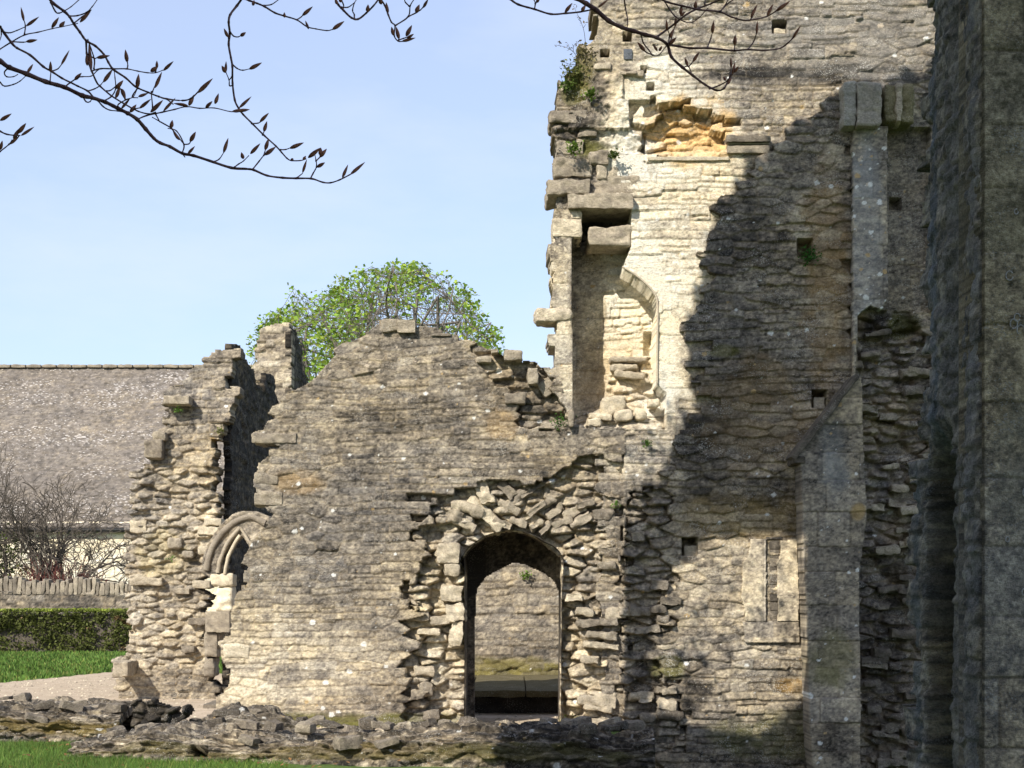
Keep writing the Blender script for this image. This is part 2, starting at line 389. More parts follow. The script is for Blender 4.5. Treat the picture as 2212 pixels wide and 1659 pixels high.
def pblock(x0, y0, x1, y1, Yf, dep, **k):
    """stone given by the rectangle it fills in the photo, front at depth Yf"""
    a = P(x0, y1, Yf); b = P(x1, y0, Yf)
    return block((a[0]+b[0])/2, Yf+dep/2, (a[2]+b[2])/2, b[0]-a[0], dep, b[2]-a[2], **k)

# ------------------------------------------------------------------ tubes, leaves
def smoothpts(p, k=5):
    p = [np.array(q, float) for q in p]
    if len(p) < 3: return [p[0]+(p[1]-p[0])*j/k for j in range(k+1)]
    q = [2*p[0]-p[1]]+p+[2*p[-1]-p[-2]]; r = []
    for i in range(1, len(q)-2):
        for j in range(k):
            t = j/k; a, b, c, d = q[i-1:i+3]
            r.append(.5*((2*b)+(c-a)*t+(2*a-5*b+4*c-d)*t*t+(3*b-a-3*c+d)*t**3))
    r.append(p[-1]); return r
def tube(pts, rads, n=6):
    pts = np.array(pts, float); m = len(pts); V = []; Q = []
    T = np.gradient(pts, axis=0); T /= np.linalg.norm(T, axis=1, keepdims=True)+1e-12
    ref = np.array([0, 1, 0]) if abs(T[0][1]) < .9 else np.array([1, 0, 0])
    A = np.cross(T, ref); A /= np.linalg.norm(A, axis=1, keepdims=True)+1e-12; B = np.cross(T, A)
    an = np.arange(n)*2*math.pi/n
    R = np.asarray(rads, float)[:, None, None]
    V = (pts[:, None, :]+R*(np.cos(an)[None, :, None]*A[:, None, :]+np.sin(an)[None, :, None]*B[:, None, :])).reshape(-1, 3)
    i, j = np.meshgrid(np.arange(m-1), np.arange(n)); i = i.ravel(); j = j.ravel(); j2 = (j+1) % n
    Q = np.stack([i*n+j, i*n+j2, (i+1)*n+j2, (i+1)*n+j], -1)
    return V, Q
def joinvq(parts):
    V = []; Q = []; n = 0
    for v, q in parts: V.append(v); Q.append(q+n); n += len(v)
    return np.concatenate(V), np.concatenate(Q)
def leaves(cent, size, rng, cols, up=.4, asp=.6):
    """small kite-shaped leaves at the given centres"""
    n = len(cent); d = rng.normal(size=(n, 3)); d /= np.linalg.norm(d, axis=1, keepdims=True)
    nn = rng.normal(size=(n, 3)); nn[:, 2] += up*3; nn /= np.linalg.norm(nn, axis=1, keepdims=True)
    d -= nn*(d*nn).sum(1, keepdims=True); d /= np.linalg.norm(d, axis=1, keepdims=True)+1e-9
    e = np.cross(nn, d); s = (size*(.6+.8*rng.rand(n)))[:, None]
    V = np.stack([cent-d*s*.5, cent+e*s*asp*.5+nn*s*.08, cent+d*s*.5, cent-e*s*asp*.5+nn*s*.08], 1).reshape(-1, 3)
    Q = np.arange(4*n).reshape(n, 4)
    return V, Q, np.repeat(cols, 4, axis=0)

exec_order = []
# ================================================================== GROUND
def gz(x, y):
    z = .02*fbm(x*.4, y*.4, s=5)
    m = sst(1.25, 1.6, x)*sst(12.0, 13.6, y)*(1-sst(19.2, 19.6, y))*(1-sst(9, 11, x))
    return z*(1-m)-.8*m
xs = np.concatenate([[-1500, -600, -250, -120, -80, -60, -45, -35, -28, -22, -18], np.arange(-14, 9.01, .09), [10, 12, 15, 20, 30, 45, 70, 120, 250, 600, 1500]])
ys = np.concatenate([[-600, -200, -80, -40, -20, -10, -4], np.arange(0, 13, .5), np.arange(13, 27, .09), np.arange(27, 50, .6), [55, 60, 70, 90, 120, 180, 300, 600, 1500, 2500]])
gx, gy = np.meshgrid(xs, ys); gxr, gyr = gx.ravel(), gy.ravel()
nx = len(xs); i, j = np.meshgrid(np.arange(nx-1), np.arange(len(ys)-1)); k = (j*nx+i).ravel()
GV = np.stack([gxr, gyr, gz(gxr, gyr)], -1); GQ = np.stack([k, k+1, k+nx+1, k+nx], -1)
def groundmat(name, c1, c2, sc, bump):
    m, t, b = mat(name); N = t.nodes.new; K = t.links.new
    tc = N('ShaderNodeTexCoord'); n1 = N('ShaderNodeTexNoise'); n1.inputs['Scale'].default_value = sc; n1.inputs['Detail'].default_value = 10; n1.inputs['Roughness'].default_value = .7
    n2 = N('ShaderNodeTexNoise'); n2.inputs['Scale'].default_value = sc*14; n2.inputs['Detail'].default_value = 5
    K(tc.outputs['Object'], n1.inputs['Vector']); K(tc.outputs['Object'], n2.inputs['Vector'])
    ad = N('ShaderNodeMath'); ad.operation = 'ADD'; K(n1.outputs[0], ad.inputs[0]); K(n2.outputs[0], ad.inputs[1])
    r = N('ShaderNodeMapRange'); r.inputs[1].default_value = .75; r.inputs[2].default_value = 1.25; K(ad.outputs[0], r.inputs[0])
    mxx = N('ShaderNodeMixRGB'); mxx.inputs[1].default_value = (*c1, 1); mxx.inputs[2].default_value = (*c2, 1); K(r.outputs[0], mxx.inputs[0]); K(mxx.outputs[0], b.inputs['Base Color'])
    bu = N('ShaderNodeBump'); bu.inputs['Distance'].default_value = bump; K(n2.outputs[0], bu.inputs['Height']); K(bu.outputs[0], b.inputs['Normal'])
    return m
GRASSG = groundmat('turf', (.05, .085, .022), (.11, .165, .04), 1.5, .03)
GRAVEL = groundmat('gravel', (.30, .235, .165), (.50, .41, .31), 3, .012)
tag(link('ground', meshnp('ground', GV, GQ, smooth=True), GRASSG), kind='structure')
def sheet(name, poly, mt, dz, step=.12):
    a = np.array(poly); x0, y0 = a.min(0); x1, y1 = a.max(0)
    nx_ = int((x1-x0)/step)+2; ny_ = int((y1-y0)/step)+2
    X, Y = np.meshgrid(x0+np.arange(nx_)*step, y0+np.arange(ny_)*step)
    wob = .10*fbm(X*1.5, Y*1.5, s=77, o=4)
    kk = inside(poly, X[:-1, :-1]+step/2+wob[:-1, :-1], Y[:-1, :-1]+step/2+wob[:-1, :-1]); i, j = np.nonzero(kk); b = i*nx_+j
    Q = np.stack([b, b+1, b+nx_+1, b+nx_], -1); V = np.stack([X.ravel(), Y.ravel(), gz(X.ravel(), Y.ravel())+dz], -1)
    us, inv = np.unique(Q.ravel(), return_inverse=True)
    return link(name, meshnp(name, V[us], inv.reshape(Q.shape), smooth=True), mt)
def G(px, py): Y = EYE*F/(py-HZ); return ((px-CX)/F*Y, Y)
pathpoly = [G(-700, 1493), G(-300, 1485), G(0, 1476), G(130, 1464), G(250, 1452), (-5.2, 31), (-3.2, 33), (-3.0, 26.5), (3.2, 26.5), (3.2, 18.6), (1.1, 18.6), (1.1, 17.4), (-2, 17.6), (-3.6, 17.4), (-5, 19.4), (-9, 19.4), G(-700, 1535)]
tag(sheet('path', pathpoly, GRAVEL, .006), kind='structure')

rng = np.random.RandomState(71); n = 7000; px_ = rng.uniform(-9, 3, n); py_ = rng.uniform(16.8, 30, n); k = inside(pathpoly, px_, py_) | (rng.rand(n) < .12); px_, py_ = px_[k], py_[k]; n = len(px_)
sz_ = .008+.02*rng.rand(n)**3; an_ = rng.uniform(0, 6.28, n); PV = []; zz = gz(px_, py_)+.008
for q in range(5):
    a_ = an_+q*2*math.pi/5; rr_ = sz_*(.7+.6*rng.rand(n)); PV.append(np.stack([px_+np.cos(a_)*rr_, py_+np.sin(a_)*rr_, zz], -1))
PV.append(np.stack([px_, py_, zz+sz_*.8], -1)); PV = np.stack(PV, 1).reshape(-1, 3); b_ = np.arange(n)*6
PQ = np.concatenate([np.stack([b_+q, b_+(q+1) % 5, b_+5], -1) for q in range(5)])
pc_ = np.repeat(ramp(.35+.5*rng.rand(n)), 6, 0)
tag(link('pebbles', meshnp('pebbles', PV, PQ, pc_), ASHLAR), 'loose grit and small pebbles on the path', 'pebbles', kind='stuff')
rng = np.random.RandomState(72); n = 260; cc_ = np.stack([rng.uniform(-7, 0, n), rng.uniform(14, 18, n), np.zeros(n)], -1); cc_[:, 2] = gz(cc_[:, 0], cc_[:, 1])+.06
V, Q, C = leaves(cc_, .05, rng, np.array([[.28, .15, .06]])*(.5+rng.rand(n, 1)), up=1.5)
tag(link('fallen_leaves', meshnp('fallen_leaves', V, Q, C), LEAF), 'scattered brown fallen leaves on the front grass', 'leaves', kind='stuff')

# ================================================================== ADDED SHADE WALL, unseen left of the view, shaped to cast the tower shadow
WC = 1.2                       # its line on the ground
wd = np.array([-.316, 1.0]); wl = np.linalg.norm(wd); wd = wd/wl
def toCaster(px, py, Yp=19.0):
    x, y, z = P(px, py, Yp)
    # x+t*sx = -.316*(y+t*sy)-2
    t = (-.316*y-WC-x)/(SUN[0]+.316*SUN[1]); Yc = y+t*SUN[1]
    return (Yc*wl, z+t*SUN[2])
bnd = [(1345, 1659), (1345, 1500), (1340, 1300), (1350, 1150), (1400, 1060), (1453, 975), (1480, 939), (1484, 897), (1515, 880), (1524, 832), (1496, 826), (1503, 804), (1491, 778), (1508, 745), (1492, 728),
       (1480, 708), (1500, 672), (1494, 655), (1515, 613), (1526, 596), (1520, 560), (1522, 516), (1539, 488), (1555, 455), (1570, 440), (1580, 405), (1606, 380), (1625, 350), (1668, 330), (1700, 290), (1760, 240), (1825, 185), (1930, 168), (2010, 150), (2080, 60), (2200, -100)]
bnd = [(x+10, y+(6 if y < 400 else 0)) for x, y in bnd]
cpoly = [toCaster(*p) for p in bnd]
ub = cpoly[0][0]; lowest = cpoly[0][1]
cp2 = [(-2.5, -.2), (ub-2.3, -.2), (ub-2.3, 5.0), (ub-1.4, 6.2), (ub-.5, lowest-.25)]+cpoly+[(-2.5, cpoly[-1][1]+1)]
cmap = lambda u, v, h: (u*wd[0]-WC+h*.574, u*wd[1]+h*.819, v)
slh = [toCaster(*p) for p in [(1440, 1190), (1540, 1100), (1700, 1090), (1790, 1180), (1790, 1480), (1640, 1600), (1420, 1560), (1400, 1400)]]  # opening shaped to let some sun onto the slit window
cw = wall('added_shade_wall', cmap, bbox(cp2), cp2, STONE, res=.03, holes=[slh], thick=.5, seed=90, hm=(.07, .13), wm=(.15, .4), fine=.001, wob=.01)
tag(cw, 'added unseen wall beyond the left edge of the view, shaped to cast the tower shadow', 'wall')

rng = np.random.RandomState(14); n = 1500; a_ = np.array(slh); sx = rng.uniform(a_[:, 0].min()-.1, a_[:, 0].max()+.1, n); sz = rng.uniform(a_[:, 1].min()-.1, a_[:, 1].max()+.1, n)  # added leaf screen, thins the sun falling on the slit window
cx_, cz_ = a_[:, 0].mean(), a_[:, 1].mean(); dd_ = np.hypot((sx-cx_)/np.ptp(a_[:, 0])*2, (sz-cz_)/np.ptp(a_[:, 1])*2); k = rng.rand(n) < .25+.75*sst(.3, 1.1, dd_); sx, sz = sx[k], sz[k]; n = len(sx)
cc_ = np.stack([sx*wd[0]-WC, sx*wd[1], sz], -1)+rng.normal(size=(n, 3))*.08
V, Q, C = leaves(cc_, .085, rng, np.tile([[.06, .11, .03]], (n, 1)))
tag(link('sun_filter_leaves', meshnp('sun_filter_leaves', V, Q, C), LEAF), 'added leaves, out of view, thinning the sun through the shade wall opening', 'plant')

# ================================================================== CENTRAL GABLE WALL
YC = 19.0
Cout = [(470, 1578), (470, 1500), (490, 1482), (490, 1440), (480, 1392), (498, 1350), (498, 1312), (514, 1290), (522, 1262), (530, 1200), (545, 1172), (560, 1150), (592, 1112), (577, 1090), (552, 1062), (550, 1045), (562, 1000), (602, 962),
        (545, 952), (545, 940), (572, 922), (592, 885), (604, 865), (626, 843), (645, 838), (677, 818), (699, 792), (728, 757), (747, 743), (798, 715), (824, 693), (896, 691), (901, 703), (939, 709), (971, 722), (1013, 738), (1067, 757), (1099, 779), (1163, 781),
        (1186, 805), (1212, 835), (1224, 880), (1242, 920), (1350, 923), (1350, 1578)]
door = [(1003, 1590), (1003, 1232), (993, 1215), (1004, 1192), (1022, 1174), (1050, 1156), (1098, 1144), (1132, 1148), (1169, 1166), (1214, 1202), (1214, 1300), (1212, 1590)]
rough = [(862, 1582), (882, 1544), (891, 1496), (885, 1442), (863, 1426), (869, 1400), (891, 1378), (863, 1365), (866, 1349), (904, 1336), (907, 1307), (880, 1285), (884, 1256), (907, 1234), (920, 1176), (902, 1136), (928, 1110), (932, 1075), (990, 1070),
         (1000, 1048), (1060, 1035), (1180, 1040), (1230, 1000), (1300, 990), (1400, 985), (1400, 1590)]
rough2 = [(940, 1582), (932, 1500), (905, 1440), (925, 1380), (930, 1300), (950, 1250), (940, 1190), (990, 1150), (1040, 1120), (1110, 1100), (1190, 1120), (1250, 1180), (1262, 1280), (1240, 1400), (1235, 1582)]
slope = [(985, 722), (1100, 775), (1170, 785), (1245, 925), (1150, 925), (1120, 880), (1010, 760)]
U = lambda p: uv(p, YC)
def ux(px): return (px-CX)/F*YC
def vy(py): return EYE-(py-HZ)/F*YC
def B(px, py, rx, ry, d): return (ux(px), vy(py), rx/F*YC, ry/F*YC, d)
def Tn(px, py, rx, ry, rgb, k): return (ux(px), vy(py), rx/F*YC, ry/F*YC, rgb, k)
def slopeh(u, v): return -.04-.6*np.clip((u-ux(1000))*.12, 0, .2)
gable = empty('ruined_gable_wall', (-1.5, YC, 0), 'broken gable-shaped stone wall with the round-headed doorway, sunlit in the centre', 'wall')
BRN = (.17, .12, .05); MOSS = (.13, .125, .03); BLK = (.045, .042, .038); OCH = (.42, .27, .11)
wall('wall_face', planeY(YC), bbox(U(Cout)), U(Cout), STONE, gable, holes=[U(door)], seed=3, res=.0115,
     zones=[(U(slope), slopeh, .032, .03, 0),
            (U(rough), -.13, .05, .10, 0), (U(rough2), -.22, .06, .14, 0)],
     blobs=[B(880, 900, 200, 60, -.13), B(1120, 850, 110, 60, -.16), B(720, 1090, 230, 80, -.05), B(1160, 1010, 60, 45, -.10), B(640, 1440, 260, 110, .20), B(560, 1350, 80, 120, .12),
            B(560, 1500, 150, 60, .14), B(830, 1490, 60, 60, -.14), B(1060, 900, 60, 50, .07), B(760, 1330, 150, 80, .0), B(1200, 960, 100, 30, .02), B(1050, 1110, 120, 50, .12), B(1270, 1480, 60, 120, .15),
            B(900, 1545, 60, 50, -.1), B(1000, 1240, 60, 120, .1), B(920, 1380, 50, 120, .12), B(1240, 1080, 120, 40, -.1)],
     tints=[Tn(760, 1560, 330, 22, MOSS, .7), Tn(1230, 1565, 60, 16, MOSS, .6), Tn(640, 1040, 60, 30, OCH, .3), Tn(1080, 915, 40, 40, OCH, .35)],
     snap=.25, tone=.405, tvar=.085, amp=.005, tilt=.006, joint=.010, jw=.011, spots=300, thick=.62, mort_t=.46, big=.11, hm=(.055, .125), wm=(.13, .48), wob=.04)
# cap stones on the crest
blocks('cap_stone', [pblock(824, 690, 862, 716, YC-.05, .4, tone=.50, seed=1), pblock(858, 690, 897, 718, YC-.07, .4, tone=.56, seed=2, rad=.008, rough=.006), pblock(930, 719, 975, 726, YC-.03, .3, tone=.42, seed=3, rad=.01, rough=.012)], STONE, gable, each=True)
# inner order of the door: a chamfered arch behind the broken one
inn = [(1024, 1590), (1026, 1300), (1030, 1272), (1050, 1245), (1083, 1227), (1110, 1214), (1135, 1219), (1177, 1238), (1199, 1256), (1208, 1279), (1209, 1590)]
YI = 20.3
iout = uv([(940, 1592), (940, 1090), (1280, 1090), (1280, 1592)], YI)
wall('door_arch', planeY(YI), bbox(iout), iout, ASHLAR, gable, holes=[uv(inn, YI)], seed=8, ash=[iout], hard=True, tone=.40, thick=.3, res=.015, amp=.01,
     blobs=[((1080-CX)/F*YI, EYE-(1190-HZ)/F*YI, .8, .55, -.30), ((1010-CX)/F*YI, 1.0, .25, 2, -.25)])  # blobs darken the arch top and left jamb to paint shade
dv = uv(door, YC+.06); dv2 = [(x*1.0, z) for x, z in dv]; n_ = len(dv2); vs_ = []; qs_ = []
for i_ in range(n_-1):
    pass
K_ = 28; rows = []
for j_ in range(K_+1):
    f_ = j_/K_
    rows.append([(x, YC+.05+f_*(YI-YC-.05), z) for x, z in np.array(smoothpts([(a, 0, b) for a, b in dv2], 12))[:, ::2]])
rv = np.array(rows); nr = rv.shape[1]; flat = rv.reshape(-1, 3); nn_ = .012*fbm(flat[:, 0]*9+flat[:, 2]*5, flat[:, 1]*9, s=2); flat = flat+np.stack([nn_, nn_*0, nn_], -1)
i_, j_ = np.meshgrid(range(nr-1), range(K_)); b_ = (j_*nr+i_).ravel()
link('reveal', meshnp('reveal', flat, np.stack([b_, b_+1, b_+nr+1, b_+nr], -1), ramp(.17+.15*fbm(flat[:, 0]*8+flat[:, 2]*7, flat[:, 1]*10, s=6))), STONE, gable)  # reveal coloured dark to stand for shade under the arch
# leaning and radiating rubble above the arch, projecting bonders at both sides
rng = np.random.RandomState(11); pr = []
for px, py, ln, th, an, tn_ in [(1045, 1065, 62, 30, -62, .78), (1050, 1112, 110, 26, -38, .8), (1010, 1098, 80, 22, -30, .72), (1140, 1115, 60, 13, 40, .68), (1160, 1098, 55, 12, 36, .55), (1185, 1085, 60, 16, 38, .52), (1200, 1106, 52, 20, 36, .6),
                               (1240, 1105, 62, 22, 35, .66), (1255, 1125, 60, 18, 32, .6), (1095, 1058, 50, 20, -50, .5), (1120, 1075, 40, 18, 60, .5), (1150, 1060, 70, 12, 32, .48), (1215, 1130, 50, 14, 32, .62), (1100, 1095, 60, 18, -34, .62),
                               (1000, 1130, 70, 20, -22, .7), (975, 1110, 60, 20, -20, .62), (1180, 1140, 46, 12, 38, .55), (1085, 1130, 50, 14, -30, .62), (1300, 1110, 46, 20, 12, .42), (1265, 1090, 50, 16, 20, .5), (1120, 1128, 40, 12, -24, .66), (1160, 1135, 36, 12, 30, .7)]:
    x, y, z = P(px, py, YC+.1)
    pr.append(block(x, YC+.17+.07*rng.rand(), z, ln/F*YC*.86, .26, th/F*YC, rad=.012, rough=.03, rot=math.radians(an+rng.uniform(-8, 8)), tone=tn_-.08, seed=int(rng.randint(900)), pitch=rng.uniform(-.1, .1)))
for px, py, w_, h_, tn_ in [(975, 1232, 44, 26, .62), (968, 1195, 50, 42, .66), (975, 1283, 48, 34, .7), (982, 1322, 38, 36, .72), (985, 1368, 34, 56, .74), (900, 1330, 60, 20, .5), (1330, 1325, 44, 22, .62), (1300, 1372, 84, 16, .5), (1300, 1395, 92, 12, .62),
                          (1318, 1415, 50, 16, .62), (1290, 1345, 90, 14, .42), (1320, 1245, 50, 22, .42), (1310, 1222, 50, 14, .48), (1322, 1140, 60, 22, .36), (1290, 1514, 80, 26, .6), (1300, 1470, 60, 24, .6), (1280, 1560, 70, 14, .58), (1244, 1495, 30, 26, .55),
                          (1240, 1290, 40, 18, .72), (1300, 1170, 50, 14, .5), (1290, 1530, 60, 12, .62), (905, 1290, 50, 11, .62), (925, 1365, 60, 14, .72), (930, 1410, 50, 18, .74), (915, 1452, 40, 20, .6), (955, 1440, 28, 18, .62), (920, 1490, 30, 26, .45), (960, 1520, 34, 26, .4),
                          (930, 1545, 40, 20, .35), (955, 1388, 26, 14, .7), (950, 1340, 44, 20, .6), (1235, 1450, 34, 16, .7), (1275, 1425, 46, 14, .62), (1250, 1252, 30, 13, .5), (1262, 1322, 36, 13, .6)]:
    x, y, z = P(px, py, YC)
    off = .21 if px < 1215 else .12
    w_ *= rng.uniform(.7, 1.05)
    pr.append(block(x, YC+off+.05*rng.rand(), z, w_/F*YC, .34, h_/F*YC, rad=.014, rough=.028, rot=rng.uniform(-.14, .14), tone=tn_, seed=int(rng.randint(900))))
blocks('core_stone', [p for i, p in enumerate(pr) if i < 22 or i % 2 == 0 or i < 30], STONE, gable, each=True)
# slabs sticking out at the toothed left edge and on the broken slope
blocks('bonding_stone', [pblock(543, 936, 640, 957, YC-.03, .35, tone=.45, seed=21), pblock(550, 1022, 600, 1045, YC-.01, .3, tone=.47, seed=22), pblock(548, 1063, 610, 1092, YC-.02, .3, tone=.5, seed=23), pblock(481, 1392, 540, 1424, YC-.02, .3, tone=.82, seed=24, rad=.03),
       pblock(1090, 757, 1128, 778, YC-.12, .3, tone=.5, seed=25), pblock(1140, 793, 1163, 830, YC-.08, .3, tone=.55, seed=26), pblock(1060, 752, 1078, 764, YC-.1, .3, tone=.6, seed=27), pblock(1030, 770, 1062, 782, YC-.04, .3, tone=.6, seed=28), pblock(1090, 848, 1135, 872, YC-.05, .3, tone=.42, seed=29),
       pblock(1228, 886, 1240, 922, YC-.1, .3, tone=.5, seed=30), pblock(1165, 815, 1205, 850, YC+.05, .3, tone=.5, seed=31, rot=.6), pblock(470, 1385, 500, 1394, YC, .3, tone=.7, seed=33)], STONE, gable, each=True)

# ---- room behind the door: back wall and stone bench
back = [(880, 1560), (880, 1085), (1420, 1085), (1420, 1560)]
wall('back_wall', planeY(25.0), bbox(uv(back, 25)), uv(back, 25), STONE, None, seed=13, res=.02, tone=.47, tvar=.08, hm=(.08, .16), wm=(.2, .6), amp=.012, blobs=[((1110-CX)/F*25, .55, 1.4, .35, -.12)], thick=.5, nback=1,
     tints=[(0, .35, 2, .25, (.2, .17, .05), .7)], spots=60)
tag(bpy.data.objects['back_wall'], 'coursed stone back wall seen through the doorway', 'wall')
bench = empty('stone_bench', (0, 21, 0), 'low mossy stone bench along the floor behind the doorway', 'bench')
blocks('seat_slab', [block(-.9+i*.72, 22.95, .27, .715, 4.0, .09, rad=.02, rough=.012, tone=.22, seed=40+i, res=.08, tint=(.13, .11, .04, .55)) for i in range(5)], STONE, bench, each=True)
blocks('support', [block(.5, 23.1, .11, 3.6, 3.8, .22, rad=.03, rough=.02, tone=.03, seed=51, res=.1)], STONE, bench)  # support coloured near black, standing for shade below the seat

# ================================================================== TOWER WALL
YT = 19.0
Tl = [(1300, 1720), (1300, 926), (1232, 926), (1232, 880), (1200, 838), (1175, 795), (1185, 776), (1184, 693), (1189, 662), (1191, 582), (1194, 509), (1193, 419), (1199, 368), (1194, 355), (1203, 315), (1201, 261), (1206, 229), (1210, 184), (1223, 160), (1250, 120), (1266, 99),
      (1287, 80), (1290, 59), (1290, -60), (2090, -60), (2090, 1720)]
recess = [(1238, 905), (1236, 515), (1257, 510), (1257, 449), (1364, 449), (1363, 532), (1345, 578), (1373, 596), (1401, 620), (1418, 640), (1423, 660), (1418, 700), (1418, 830), (1440, 850), (1440, 905)]
floorz = [(1238, 905), (1310, 850), (1330, 760), (1418, 755), (1418, 830), (1440, 880), (1440, 926), (1238, 926)]
def rech(u, v): return np.full(u.shape, -.58)
def flh(u, v): return -.50+.36*sst(vy(850), vy(930), v)+.07*fbm(u*5, v*5, s=4)
orange = [(1405, 226), (1420, 213), (1492, 212), (1492, 232), (1530, 236), (1560, 258), (1568, 300), (1572, 333), (1500, 345), (1440, 350), (1400, 340), (1395, 300), (1402, 262)]
def orh(u, v): return -.16+.16*(1-sst(vy(350), vy(300), v))*.8+.05*fbm(u*7, v*12, s=14)
ash1 = [(1180, 930), (1180, 380), (1230, 300), (1240, 60), (1290, 20), (1330, 20), (1345, 120), (1395, 200), (1400, 330), (1330, 450), (1260, 450), (1240, 520), (1240, 930)]
ashj = [(1345, 540), (1430, 600), (1480, 660), (1500, 720), (1490, 930), (1415, 930), (1415, 640), (1345, 578)]
ashback = [(1236, 515), (1310, 515), (1312, 860), (1236, 905)]
stainband = [(1400, 150), (2010, 140), (2010, 180), (1400, 175)]
coreR = [(1852, 661), (1870, 700), (1990, 640), (2010, 640), (2010, 1720), (1850, 1720)]
holesT = [rectp(1669, 45, 1700, 72), rectp(1723, 515, 1757, 556), rectp(1753, 843, 1785, 880), rectp(1473, 1162, 1507, 1200), rectp(1927, 422, 1953, 448), rectp(1298, 107, 1317, 123), rectp(1346, 68, 1366, 90), rectp(1384, 143, 1396, 158), rectp(1396, 178, 1414, 196)]
tower = empty('ruined_tower_wall', (3, YT, 0), 'tall ruined tower wall filling the right half, bright on the left and shaded by a diagonal shadow', 'wall')
Z = [(U(orange), orh, .03, .10, 0), (U([(1302, 307), (1340, 318), (1394, 307), (1394, 333), (1302, 325)]), -.3, .01, -.1, 1), (U(recess), rech, .008, .04, 1, 0), (U(floorz), flh, .03, .02, 1), (U(rectp(1400, 702, 1419, 752)), -.7, .01, 0, 1), (U([(1258, 449), (1364, 449), (1362, 482), (1300, 482), (1262, 500)]), -.95, .01, -.5, 1),  # gap under the lintel darkened in colour for its shade
     (U([(1423, 236), (1492, 212), (1492, 224), (1430, 232)]), -.3, .01, 0, 1), (U([(1500, 236), (1536, 240), (1530, 254), (1505, 252)]), -.3, .01, 0, 1), (U([(1540, 250), (1566, 250), (1562, 264), (1544, 264)]), -.3, .01, 0, 1),
     (U([(1919, 276), (2010, 276), (2010, 690), (1919, 690)]), -.12, .006, 0, 1, 1), (U(coreR), -.10, .055, .0, 0)]
for q in holesT: Z.append((U(q), -.32, .006, .05, 1, 1))
Z.append((U([(1262, 180), (1300, 110), (1340, 330), (1205, 330), (1205, 235), (1240, 235)]), .02, .05, -.05, 0))
Z.append((U([(1352, 1060), (1440, 1060), (1420, 1200), (1470, 1240), (1440, 1330), (1400, 1420), (1460, 1480), (1470, 1590), (1400, 1600), (1352, 1590)]), -.09, .05, .02, 0))
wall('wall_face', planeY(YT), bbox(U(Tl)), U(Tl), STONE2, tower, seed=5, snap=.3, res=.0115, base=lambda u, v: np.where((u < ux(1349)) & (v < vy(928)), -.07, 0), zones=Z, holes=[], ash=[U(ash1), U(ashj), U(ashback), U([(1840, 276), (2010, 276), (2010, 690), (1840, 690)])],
     blobs=[B(1860, 80, 240, 100, -.06), B(1440, 80, 200, 90, .12), B(1440, 480, 190, 400, .40), B(1320, 700, 170, 280, .34), B(1400, 260, 150, 140, .28), B(1300, 60, 60, 60, .1), B(1275, 640, 48, 260, -.34), B(1800, 160, 260, 22, -.28), B(1540, 160, 200, 14, -.2), B(1700, 250, 130, 50, .04),  # narrow dark blob in the window recess paints the shadow on its left
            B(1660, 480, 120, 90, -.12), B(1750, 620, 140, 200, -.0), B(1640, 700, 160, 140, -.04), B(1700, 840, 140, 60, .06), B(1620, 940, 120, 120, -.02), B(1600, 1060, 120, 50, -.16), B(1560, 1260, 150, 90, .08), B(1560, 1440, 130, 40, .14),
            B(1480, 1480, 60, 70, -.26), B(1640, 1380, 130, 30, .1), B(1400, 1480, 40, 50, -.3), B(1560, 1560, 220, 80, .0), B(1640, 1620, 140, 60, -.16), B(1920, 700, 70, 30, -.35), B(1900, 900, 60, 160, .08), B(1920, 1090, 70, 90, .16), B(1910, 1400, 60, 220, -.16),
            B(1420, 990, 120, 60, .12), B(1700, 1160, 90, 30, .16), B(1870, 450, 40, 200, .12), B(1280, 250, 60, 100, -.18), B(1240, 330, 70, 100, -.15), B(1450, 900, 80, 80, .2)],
     tints=[Tn(1850, 80, 260, 110, (.30, .28, .25), .5), Tn(1490, 285, 115, 80, (.64, .43, .20), 1.0), Tn(1780, 640, 90, 260, (.27, .185, .085), .5), Tn(1600, 900, 140, 120, (.22, .16, .08), .4), Tn(1620, 1100, 150, 50, (.26, .185, .075), .45), Tn(1700, 1590, 180, 60, (.12, .12, .035), .5), Tn(1270, 320, 60, 26, MOSS, .8),
            Tn(1255, 160, 40, 50, (.2, .17, .06), .7), Tn(1240, 200, 30, 30, MOSS, .6), Tn(1440, 1440, 40, 30, MOSS, .5), Tn(1950, 700, 40, 40, MOSS, .5), Tn(1940, 1240, 30, 30, (.10, .07, .03), .7), Tn(1330, 800, 100, 120, (.62, .46, .26), .4), Tn(1940, 1150, 40, 50, (.45, .33, .2), .4),
            Tn(1800, 500, 30, 120, (.33, .22, .1), .35), Tn(1545, 1190, 60, 60, (.33, .24, .09), .4)],
     tone=.42, tvar=.08, amp=.008, tilt=.009, joint=.012, spots=420, thick=.8, mort_t=.5, big=.12, hm=(.055, .13), wm=(.12, .48), wob=.04)
Dp = [(1346, 1720), (1346, 1500), (1342, 1300), (1350, 1150), (1410, 1060), (1458, 985), (1475, 939), (1482, 897), (1515, 880), (1524, 832), (1496, 826), (1503, 804), (1491, 778), (1508, 745), (1492, 728), (1478, 708), (1500, 672), (1494, 655), (1515, 613), (1526, 596), (1520, 560), (1522, 516), (1539, 488), (1555, 455), (1570, 440), (1580, 405), (1606, 380), (1625, 350), (1668, 330), (1700, 285), (1760, 245), (1825, 200), (1842, 200), (1850, 1720)]
YD = 18.93
crust = empty('dark_crusted_wall', P(1600, 1659, YD), 'dark lichen-crusted wall with a toothed broken left edge, holding the slit window', 'wall')
DZ = [(uv([(1340, 1060), (1440, 1060), (1420, 1200), (1470, 1240), (1440, 1330), (1400, 1420), (1460, 1480), (1470, 1590), (1400, 1720), (1340, 1720)], YD), -.05, .05, .02, 0)]
